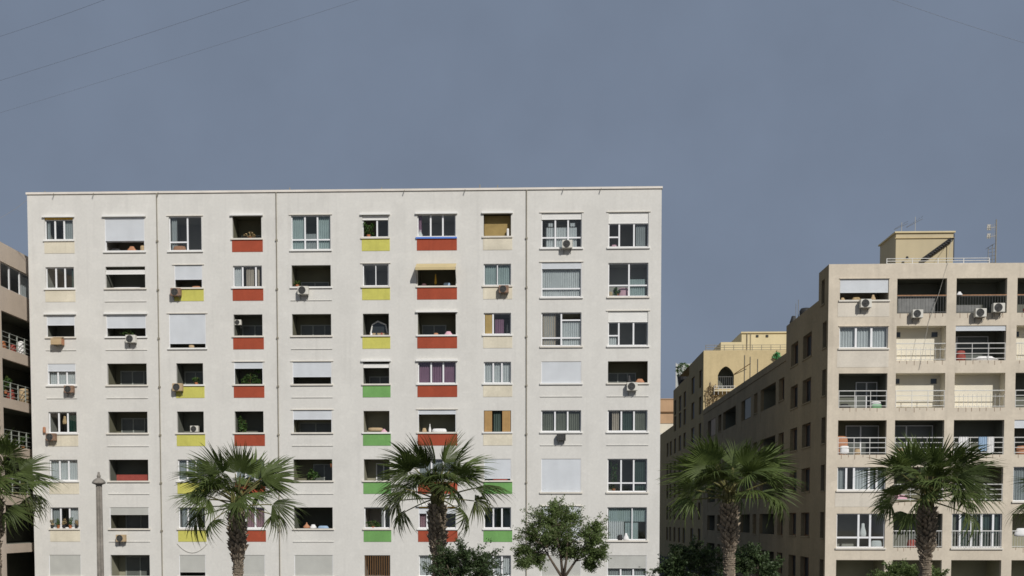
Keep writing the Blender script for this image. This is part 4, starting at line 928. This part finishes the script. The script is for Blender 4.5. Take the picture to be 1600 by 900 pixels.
t = thing('climbing_plant', 'dry straw-coloured climber on the ochre wall left of the arch', 'plant', (18.0, YD - .2, 17.1))
mb = MB()
for k in range(7): mb.tube([(17.6 + .2 * k, YD - .1, 17.1), (17.6 + .22 * k + random.uniform(-.2, .2), YD - .12, 18.4), (17.7 + .2 * k + random.uniform(-.2, .2), YD - .1, 19.2 + random.uniform(0, .9))], .03, 4)
mb.build('stems', M['boot'], t); mb = MB(); leaf_cloud(mb, 260, (18.2, YD - .2, 18.5), (.75, .15, 1.3), .12); mb.build('foliage', M['leafdry'], t)
mb = MB(); t = thing('climbing_plant', 'bright green plant hanging below the ochre building roof edge', 'plant', (25.0, YD - .2, 22.4))
leaf_cloud(mb, 160, (25.1, YD - .2, 22.75), (.42, .2, .42), .12); mb.build('foliage', M['greenthing'], t); MB().tube([(25.1, YD - .1, 22.2), (25.1, YD - .1, 23.4)], .03, 5).build('stem', M['petiole'], t)
# pale rooftop shelter with tub plant behind the ochre building
t = thing('rooftop_shelter', 'pale plastic sheet shelter on the roof behind the ochre building', 'shelter', (18, 62, 22.3))
MB().box(17.45, 20.4, 74.5, 74.56, 22.35, 25.6).build('sheet', M['sheet'], t)
for x in (17.42, 18.4, 19.4, 20.4): MB().tube([(x, 74.44, 22.3), (x, 74.44, 25.7)], .05, 5).build('post', M['rail'], t)
t = thing('potted_plant', 'grey-green plant in a dark tub on the far roof', 'plant', (17.6, 71.5, 22.3), 'rooftop plants')
MB().lathe([(.55, 0), (.7, 1.2), (.72, 1.25)], (17.9, 71.5, 22.31), 12).build('tub', M['black'], t); mb = MB(); leaf_cloud(mb, 240, (17.9, 71.5, 24.3), (.9, .9, 1.0), .2); mb.build('foliage', M['leafpot'], t)
# far orange house seen between the blocks
fo = thing('house', 'far orange-walled house with white balcony in the gap between the blocks', 'house', (20, 118, 0))
MB().box(15, 34, 118, 130, 0, 21.9).build('lower_wall', M['rpale'], fo); MB().box(14.9, 34.1, 117.9, 130, 21.9, 26.0).build('upper_wall', M['orange'], fo)
MB().box(14.8, 34.2, 117.8, 130, 26.003, 26.15).build('roof_edge', M['orange'], fo); MB().box(14.8, 34.2, 117.7, 117.89, 23.7, 23.9).build('string_course', M['brownframe'], fo)
MB().box(14.5, 30, 116.5, 117.99, 18.6, 18.85).build('balcony_slab', M['ylight'], fo)
mb = MB()
for k in range(30): mb.tube([(14.6 + k * .5, 116.6, 18.86), (14.6 + k * .5, 116.6, 20.0)], .06, 4)
mb.tube([(14.5, 116.6, 20.0), (30, 116.6, 20.0)], .08, 5); mb.build('balcony_railing', M['rail'], fo)

# ================================================================== pinkish building at the left edge
LU = Vector((-.03, 1, 0)).normalized(); FL = Fac((-32.62, 0, 0), LU, (-LU.y, LU.x, 0))
lb = thing('balcony_building', 'pinkish tan building with deep dark balconies at the left edge', 'building', (-33, 0, 0))
lh = []; slabs = [(20.75, 19.25), (17.8, 15.6), (14.95, 12.6), (12.0, 9.7), (9.05, 6.75), (6.1, 3.7), (3.15, .4)]
for k, (zt, zb) in enumerate(slabs):
    for (a, b_) in ((-9.0, -1.4), (.05, 8.0)):
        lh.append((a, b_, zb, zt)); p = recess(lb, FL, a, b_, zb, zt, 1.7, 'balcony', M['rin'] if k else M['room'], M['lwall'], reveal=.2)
        if k == 0:
            glazing(p, FL, a + .003, b_ - .003, zb + .003, zt - .003, .12, [(j / 6, (j + 1) / 6, []) for j in range(6)], mw=.12)
            curtain(p, FL, a + 3.1, a + 4.6, zb + .1, zt - .1, .4, 'c_white', .3)
        elif k < 5:
            mb = MB(FL)
            for j in range(4): mb.tube([(a + .02, .06, zb + .15 + .28 * j), (b_ - .02, .06, zb + .15 + .28 * j)], .022, 5)
            for j in range(9): mb.box(a + .05 + (b_ - a - .16) * j / 8, a + .11 + (b_ - a - .16) * j / 8, .03, .09, zb, zb + 1.02)
            mb.build('railing', M['greyframe'], p)
mb = MB(FL); wall_grid(mb, -12, 16, 0, 21.9, lh)
mb.quad([(-12, 0, 0), (-12, 12, 0), (-12, 12, 21.9), (-12, 0, 21.9)]); mb.quad([(16, 0, 0), (16, 12, 0), (16, 12, 21.9), (16, 0, 21.9)]); mb.quad([(-12, 0, 21.9), (16, 0, 21.9), (16, 12, 21.9), (-12, 12, 21.9)])
mb.build('wall', M['lwall'], lb)
def litem(k, u, w, dz, size, m, name, label, cat, taper=1.):
    p = FL.pt(u, w, slabs[k][1] + dz); return rounded(name, label, cat, p.x, p.y, p.z, *size, m, taper=taper)
litem(1, .9, .4, 0, (.4, .5, .5), 'terracotta', 'flower_pot', 'terracotta pot behind the second-row railing of the left building', 'pot', .8)
litem(1, 2.2, .4, 0, (.4, .5, .5), 'redthing', 'flower_pot', 'red pot behind the second-row railing of the left building', 'pot', .8)
litem(1, 3.3, .4, 0, (.5, .6, .9), 'whitecloth', 'laundry_heap', 'white laundry behind the second-row railing of the left building', 'laundry', .7)
litem(2, 2.0, .5, 0, (.5, .5, .7), 'redthing', 'chair', 'red chair behind the third-row railing of the left building', 'chair', .8)
litem(2, 3.6, .4, 0, (.5, .8, .95), 'tanbox', 'cupboard', 'tan cupboard behind the third-row railing of the left building', 'cupboard')
litem(5, 4.2, .1, 1.2, (.3, .4, .7), 'tanbox', 'wall_box', 'small tan box at the right of a dark lower balcony, left building', 'box')
p = FL.pt(1.6, .6, slabs[2][1] + .4); pot_plant(p.x, p.y, p.z, 'green pot plant in the third-row balcony of the left building', h=1.1, rx=.35, n=200, size=.1)
p = FL.pt(3.3, .4, slabs[3][1]); pot_plant(p.x, p.y, p.z, 'pale green pot plant in the fourth-row balcony of the left building', h=.7, rx=.3, n=120, size=.1)

# ================================================================== palms
def frond_mesh(seed, L=1.0, Rb=1.4, droop=.5, nseg=34, span=118, matn='frond', bendd=20):
    rnd = random.Random(seed); mb = MB()
    # petiole along +x, bending down a little
    pts = [(L * t, 0, -.10 * L * t * t) for t in (0, .3, .6, .85, 1)]
    mb.tube(pts, [.035, .028, .024, .022, .02], 5, mi=1)
    hx, hz = L, -.10 * L
    rows = [.04, .2, .38, .52, .68, .84, 1.0]
    dth = R(2 * span) / nseg
    for s in range(nseg):
        th = -R(span) + (s + .5) * dth; q = abs(th) / R(span)
        l = Rb * (1 - .30 * q * q) * (rnd.uniform(.86, 1.08) if rnd.random() > .1 else rnd.uniform(.55, .8))
        fold = .35 * (1 if s % 2 else 1); tipd = droop * rnd.uniform(.3, 1.9); sway = rnd.gauss(0, .09)
        base = len(mb.v)
        for t in rows:
            r = l * t
            halfw = r * dth / 2 if t <= .52 else (l * .52 * dth / 2) * max(0, 1 - ((t - .52) / .48) ** 1.2)
            ang = th + sway * max(0, t - .4)
            cx, cy = math.cos(ang), math.sin(ang)
            bend = -tipd * l * max(0, t - .35) ** 2 * 1.1 - .22 * r * q      # fan curls down at its sides
            arch_ = -.16 * r * r / Rb
            hang = max(0, t - .6) ** 2 * tipd * .9 * l
            x = hx + cx * (r - hang * .5); y = cy * (r - hang * .5); z = hz + bend + arch_
            nx, ny = -cy, cx
            for pt_ in (Vector((x - nx * halfw, y - ny * halfw, z - halfw * fold)), Vector((x, y, z + halfw * fold)), Vector((x + nx * halfw, y + ny * halfw, z - halfw * fold))):
                dx, dz = pt_.x - hx, pt_.z - hz; kb = R(bendd) * min(1, max(0, t * 2))
                mb.v.append(Vector((hx + dx * math.cos(kb) + dz * math.sin(kb), pt_.y, hz - dx * math.sin(kb) + dz * math.cos(kb))))
        for k in range(len(rows) - 1):
            a = base + 3 * k
            for e in (0, 1): mb.f.append((a + e, a + e + 1, a + e + 4, a + e + 3)); mb.mi.append(0)
    return mb.mesh('frond', [M[matn], M['petiole']])
FROND = [frond_mesh(k, L=1.05 + .1 * (k % 3), Rb=1.30 + .12 * (k % 2), droop=.26 + .12 * (k % 4), span=84, bendd=(4, 14, 10, 18, 6, 12, 20)[k]) for k in range(7)]
FRONDOLD = [frond_mesh(20 + k, L=1.3, Rb=1.05, droop=.85, nseg=24, span=95, matn='frond2' if k == 1 else 'frond') for k in range(3)]
FRONDYOUNG = [frond_mesh(40 + k, L=.95, Rb=1.3, droop=.12, nseg=28, span=72, bendd=2) for k in range(3)]
def palm(x, y, zc, label, seed, s=1.0, n=(8, 9), rt=.24, extra=()):
    rnd = random.Random(seed)
    t = thing('palm_tree', label, 'palm', (x, y, 0), 'fan palms along the street')
    # trunk
    mb = MB(); lean = rnd.uniform(-.08, .08); prof = []
    H = zc - .1; k = 60
    for i in range(k + 1):
        f = i / k; z = H * f
        r = rt * (.97 + .35 * max(0, .12 - f) / .12 + .22 * max(0, f - .72) / .28) * (1 + .04 * (-1) ** i)
        if f > 1 - .75 / H: r *= 1 - .45 * (f - 1 + .75 / H) * H / .75
        prof.append(((x + lean * (1 - f) * .6, y, z), r))
    mb.tube([p for p, r in prof], [r for p, r in prof], 14)
    tr = mb.build('trunk', M['trunk'], t, True)
    # old leaf bases below the crown
    mb = MB(); rows_ = 34
    for i in range(rows_):
        z = zc - .62 - i * .075; f = z / H; fat = 1 if i < 17 else max(0, 1 - (i - 17) / 6)
        for j in range(8):
            a = j * 2 * math.pi / 8 + i * 1.9 + rnd.uniform(-.2, .2)
            if i > 17 and rnd.random() < .35: continue
            r0 = rt * (1.02 + .2 * fat); out = rnd.uniform(.05, .17) * fat + rnd.uniform(.015, .04); w = rnd.uniform(.05, .09); h = rnd.uniform(.12, .26) * (.5 + .5 * fat)
            cx, sx = math.cos(a), math.sin(a); lx = x + lean * (1 - f) * .6
            P = lambda rr, tt, zz: Vector((lx + rr * cx - tt * sx, y + rr * sx + tt * cx, zz))
            b0 = len(mb.v)
            mb.v += [P(r0 - .06, -w, z - h * .5), P(r0 - .06, w, z - h * .5), P(r0 + out * .6, -w * .8, z + h * .1), P(r0 + out * .6, w * .8, z + h * .1), P(r0 + out, -w * .4, z + h * .6), P(r0 + out, w * .4, z + h * .6), P(r0 - .03, -w * .6, z + h * .3), P(r0 - .03, w * .6, z + h * .3)]
            for q in ((0, 1, 3, 2), (2, 3, 5, 4), (4, 5, 7, 6), (0, 2, 6), (2, 4, 6), (1, 7, 3), (3, 7, 5)): mb.f.append(tuple(b0 + e for e in q)); mb.mi.append(0)
    stuff(mb.build('leaf_bases', M['boot'], t))
    nk = MB()
    for i in range(22):
        a = i * 2.4; r0 = rt * 1.05; r1 = rt * rnd.uniform(.7, 1.2); z0_ = zc - .85 + .03 * i
        nk.tube([(x + r0 * math.cos(a), y + r0 * math.sin(a), z0_ - .15), (x + r0 * 1.05 * math.cos(a), y + r0 * 1.05 * math.sin(a), z0_ + .1), (x + r1 * math.cos(a), y + r1 * math.sin(a), z0_ + .45)], [.06, .045, .02], 5)
    stuff(nk.build('stalk_bases', M['petiole'], t))
    # fronds: (angle up the picture side, tilt to the front, twist, kind)
    fl = []
    na, nb = n
    for i in range(na):
        ph = 28 + 124 * (i + .5) / na + rnd.uniform(-7, 7); fl.append((ph, rnd.uniform(-28, 32), rnd.choice((-1, 1)) * rnd.uniform(30, 72), 'y' if 60 < ph < 120 else 'm', 0))
    for i in range(nb):
        ph = 12 + 156 * (i + .5) / nb + rnd.uniform(-10, 10); fl.append((ph, rnd.choice((-1, 1, 1)) * rnd.uniform(38, 66), rnd.uniform(-45, 45), 'm', .5))
    for i in range(8):
        ph = 35 + 110 * (i + .5) / 8 + rnd.uniform(-8, 8); fl.append((ph, (rnd.uniform(15, 60) if i % 3 else -30), rnd.uniform(-40, 40), 'f', .25))
    for ph, tau, k in extra: fl.append((ph, tau, rnd.choice((-1, 1)) * rnd.uniform(10, 55), k, 1))
    for i, (ph, tau, roll, kind, low) in enumerate(fl):
        me = FRONDYOUNG[i % 3] if kind == 'y' else FRONDOLD[i % 3] if kind == 'o' else FROND[i % 7]
        o = bpy.data.objects.new('frond', me); C.objects.link(o); o.parent = t
        d = Vector((math.cos(R(ph)) * math.cos(R(tau)), -math.sin(R(tau)), math.sin(R(ph)) * math.cos(R(tau)))).normalized()
        up = Vector((0, 0, 1)) if abs(d.z) < .97 else Vector((0, 1, 0))
        if d.z > .8: up = (up - Vector((d.x, d.y, 0)).normalized() * .3)
        y_ = up.cross(d).normalized(); z_ = d.cross(y_)
        q = Matrix.Rotation(R(roll), 3, d); y_, z_ = q @ y_, q @ z_
        sc = s * rnd.uniform(.88, 1.08) * (.92 if kind == 'o' else .66 if kind == 'f' else 1)
        o.matrix_parent_inverse = Matrix.Identity(4)
        o.location = (d.x * .10, d.y * .10, zc - .05 - .28 * low)
        o.rotation_euler = Matrix((d, y_, z_)).transposed().to_euler()
        o.scale = (sc, sc, sc)
    t.rotation_euler = (R(rnd.uniform(-.8, .8)), R(rnd.uniform(-.8, .8)), 0)
    return t
def px(xp, dist, zpx=None):
    """Ground position for a column of the photograph at a chosen distance along the street."""
    yaw, pit = R(1.72), R(2.58); F = 1600.0
    fw = Vector((-math.sin(yaw) * math.cos(pit), math.cos(yaw) * math.cos(pit), -math.sin(pit))); rt = Vector((math.cos(yaw), math.sin(yaw), 0)); up = rt.cross(fw)
    d = fw + rt * (xp - 800) / F + up * (812 + F * math.tan(pit) - (zpx if zpx is not None else 812)) / F
    t = dist / d.y; return CAM + d * t
PALMS = [(-6, 36.0, 755, 'fan palm cut off by the left edge, in front of the pinkish building', 11, 1.0, (9, 13), .175, ((20, 10, 'm'), (-8, 15, 'o'), (2, -20, 'o'), (-30, 40, 'o'))),
         (370, 36.0, 777, 'fan palm left of centre, in front of yellow and red panels', 23, 1.0, (9, 10), .175, ((153, 5, 'm'), (176, 10, 'o'), (192, 15, 'o'), (8, 10, 'm'), (-8, 5, 'o'), (215, 50, 'o'))),
         (681, 35.5, 764, 'fan palm in the middle, in front of green and red panels', 38, .99, (9, 10), .18, ((158, 5, 'm'), (180, 12, 'o'), (200, 10, 'o'), (22, 5, 'm'), (0, 10, 'o'), (-25, 30, 'o'))),
         (1142, 36.5, 763, 'fan palm against the shaded side wall in the gap between the blocks', 51, 1.06, (9, 9), .19, ((163, 10, 'm'), (178, 20, 'o'), (15, 5, 'm'), (2, 20, 'o'), (30, 20, 'm'))),
         (1449, 35.5, 768, 'fan palm in front of the tan block with balconies', 67, 1.0, (9, 11), .18, ((165, 15, 'm'), (178, 0, 'o'), (20, 10, 'm'), (4, 5, 'o'), (-16, 15, 'o'), (205, 40, 'o'))),
         (1682, 35.0, 776, 'fan palm beyond the right edge, only its frond tips in view', 83, .95, (7, 8), .19, ((178, 5, 'o'), (165, -10, 'm')))]
for xp, d, zp, lab, sd_, s, n, rt, ex in PALMS:
    p = px(xp, d, zp); palm(p.x, p.y, p.z, lab, sd_, s, n, rt, ex)

# ================================================================== broad-leaved tree and shrubs
def leafy(name, label, cat, base, clusters, nper, size, leafm, trunk_r=.06, split=None, depth=.8, group=None, twigs=16, stems=None, spread=.62):
    t = thing(name, label, cat, (base[0], base[1], 0), group)
    b0 = Vector(base); sp = Vector(split) if split else b0 + Vector((0, 0, .5))
    mb = MB(); mb.tube([tuple(b0), tuple((b0 + sp) / 2 + Vector((.03, .02, 0))), tuple(sp)], [trunk_r * 1.35, trunk_r * 1.15, trunk_r], 8)
    lf = MB(); ends = []
    for (ex, ez) in (stems or [(c[0], c[1] - .2) for c in clusters[:4]]):
        e = Vector((ex, b0.y + random.uniform(-depth, depth) * .5, ez)); m1 = sp.lerp(e, .5) + Vector((random.uniform(-.08, .08), 0, -.06))
        mb.tube([tuple(sp), tuple(m1), tuple(e)], [trunk_r * .75, trunk_r * .55, trunk_r * .25], 7); ends.append((m1, e))
    for (cx, cz, rx, rz) in clusters:
        for q in range(2):
            c = Vector((cx + random.uniform(-.3, .3) * rx, b0.y + random.uniform(-depth, depth), cz + random.uniform(-.3, .3) * rz))
            m1, e1 = min(ends, key=lambda k: (k[1] - c).length); o = m1.lerp(e1, random.uniform(.2, .95))
            mid = o.lerp(c, .5) + Vector((random.uniform(-.06, .06), 0, random.uniform(-.04, .08)))
            mb.tube([tuple(o), tuple(mid), tuple(c)], [trunk_r * .28, trunk_r * .2, trunk_r * .1], 5)
            for _ in range(twigs):
                G = lambda m_, s_: m_ + max(-1.5, min(1.5, random.gauss(0, 1))) * s_
                e = c + Vector((G(0, spread) * rx, G(0, .5) * rx, G(.05, spread) * rz * (1.4 if random.random() < .12 else 1))); st = mid.lerp(c, random.uniform(.1, 1))
                mb.tube([tuple(st), tuple(st.lerp(e, .5) + Vector((0, 0, .03))), tuple(e)], [.008, .006, .003], 3, cap=False)
                L = (e - st).length
                for _k in range(int(nper / twigs)):
                    f = random.random() ** .7 * 1.1; p = st.lerp(e, f) + Vector((random.gauss(0, .05), random.gauss(0, .05), random.gauss(0, .045)))
                    a = ((e - st).normalized() + Vector((random.gauss(0, .8), random.gauss(0, .8), random.gauss(0, .6)))).normalized()
                    nr = Vector((random.gauss(0, 1), random.gauss(0, 1) - .3, random.gauss(0, 1) + .8)).normalized(); b_ = a.cross(nr).normalized(); s = size * random.uniform(.6, 1.3)
                    i = len(lf.v); lf.v += [p - a * s, p + b_ * s * .40, p + a * s, p - b_ * s * .40]; lf.f.append((i, i + 1, i + 2, i + 3)); lf.mi.append(0)
    mb.build('trunk', M['bark'], t, True); lf.build('crown', M[leafm], t)
    return t
def clus(lst, d):
    out = []
    for (x, y, rx, ry) in lst:
        p = px(x, d, y); s = d / 1600.0; out.append((p.x, p.z, rx * s, ry * s))
    return out
d = 33.0
b = px(880, d); sp = px(880, d, 905)
leafy('broadleaf_tree', 'small leafy green tree with forked stems before the right part of the white block', 'tree', (b.x, b.y, 0),
      clus([(868, 795, 14, 14), (848, 812, 26, 16), (895, 806, 22, 14), (872, 822, 32, 22), (918, 826, 26, 18), (936, 838, 16, 18), (828, 832, 22, 18), (846, 850, 30, 20), (884, 850, 30, 20), (915, 856, 26, 18), (816, 862, 15, 12), (932, 868, 14, 14), (865, 840, 26, 18), (890, 866, 20, 10), (835, 876, 16, 12), (925, 885, 8, 8), (815, 882, 10, 6)], d), 1150, .040, 'leaf', .07, tuple(sp), .7, stems=[(c[0], c[1]) for c in clus([(845, 848, 1, 1), (866, 820, 1, 1), (886, 838, 1, 1), (915, 856, 1, 1)], d)])
d = 34.0
b = px(722, d)
leafy('shrub', 'dark dense shrub right of the middle palm trunk', 'shrub', (b.x, b.y, 0), clus([(700, 872, 22, 14), (725, 864, 24, 14), (748, 876, 22, 14), (720, 888, 36, 18), (690, 895, 20, 16), (757, 895, 22, 16), (722, 915, 48, 24)], d), 1150, .045, 'leafdark', .05, tuple(px(722, d, 930)), .8, 'street shrubs', 14, spread=.95)
d = 38.0
for k, (xc, cl, lab) in enumerate(((1085, [(1062, 880, 22, 16), (1085, 860, 24, 14), (1105, 872, 20, 14), (1045, 895, 18, 14), (1085, 895, 42, 22), (1075, 925, 50, 26)], 'dark green shrub left of the palm in the gap between the blocks'),
                                   (1175, [(1165, 868, 18, 12), (1185, 872, 18, 14), (1172, 890, 28, 18), (1196, 892, 14, 14), (1170, 925, 40, 26)], 'dark green shrub right of the palm in the gap between the blocks'))):
    b = px(xc, d); leafy('shrub', lab, 'shrub', (b.x, b.y, 0), clus(cl, d), 1300, .055, 'leafdark', .05, tuple(px(xc, d, 930)), .8, 'street shrubs', 14, spread=.85)
d = 42.0
b = px(1400, d)
leafy('shrub', 'low green shrub at the foot of the tan block beside the right palm', 'shrub', (b.x, b.y, 0), clus([(1392, 892, 14, 12), (1415, 890, 18, 12), (1372, 902, 14, 10), (1465, 898, 16, 12), (1430, 905, 34, 14), (1400, 925, 50, 20)], d), 700, .06, 'leaf', .05, tuple(px(1400, d, 930)), .8, 'street shrubs')

# ================================================================== lamp post and overhead wires
d = 40.0; p = px(155.5, d); pz = px(155.5, d, 757).z
lp = thing('lamp_post', 'weathered fluted concrete post with a mushroom cap, left of centre', 'lamp post', (p.x, p.y, 0))
mb = MB(); n = 9
prof = [(.15, 0), (.142, 1.5), (.13, 3.5), (.118, pz)]
base = len(mb.v)
for r, z in prof:
    for j in range(n * 2):
        rr = r * (1 if j % 2 else .78); a = math.pi * j / n; mb.v.append(Vector((p.x + rr * math.cos(a), p.y + rr * math.sin(a), z)))
for a in range(3):
    for j in range(n * 2): mb.f.append((a * n * 2 + j, a * n * 2 + (j + 1) % (n * 2), (a + 1) * n * 2 + (j + 1) % (n * 2), (a + 1) * n * 2 + j)); mb.mi.append(0)
mb.build('shaft', M['concrete'], lp)
MB().lathe([(.12, -.02), (.15, 0), (.25, .04), (.255, .09), (.20, .17), (.12, .23), (.07, .25), (.065, .27)], (p.x, p.y, pz), 20).build('cap', M['concrete'], lp, True)
MB().lathe([(.06, 0), (.075, .06), (.06, .12), (.035, .15), (.05, .19), (.02, .23)], (p.x, p.y, pz + .265), 12).build('finial', M['concrete'], lp, True)

def wire(a, b, da, db, label, r=.011, sag=.25):
    """a, b: where the wire crosses; da, db: how far off it hangs there. Runs on well past both ends."""
    A, B = px(a[0], da, a[1]), px(b[0], db, b[1]); pts = []
    for k in range(25):
        t = -1.2 + 3.4 * k / 24; q = A.lerp(B, t) if 0 <= t <= 1 else A + (B - A) * t
        pts.append((q.x, q.y, q.z + sag * (t - .5) ** 2 * .3))
    tag(MB().tube(pts, r, 4, cap=False).build('overhead_wire', M['cable']), label, 'wire', 'overhead wires')
wire((0, 58), (166, 0), 30, 26, 'thin overhead wire nearest the upper left corner', .0034)
wire((0, 127), (393, 0), 30, 24, 'middle one of three overhead wires at upper left', .0034)
wire((57, 160), (557, 2), 30, 24, 'longest and lowest of three overhead wires at upper left', .0028)
wire((1397, 2), (1600, 68), 26, 30, 'single overhead wire at the upper right corner', .0038)
q = px(0, 61, 341)
tag(MB().tube([(-30.5, .2, BTOP + .1), (-31.6, -.1, BTOP - .9), (q.x, q.y, q.z), (q.x - 3.2, q.y, q.z - 2.6)], .013, 4).build('roof_wire', M['cable']), 'thin wire running down from the white block roof corner at left', 'wire')
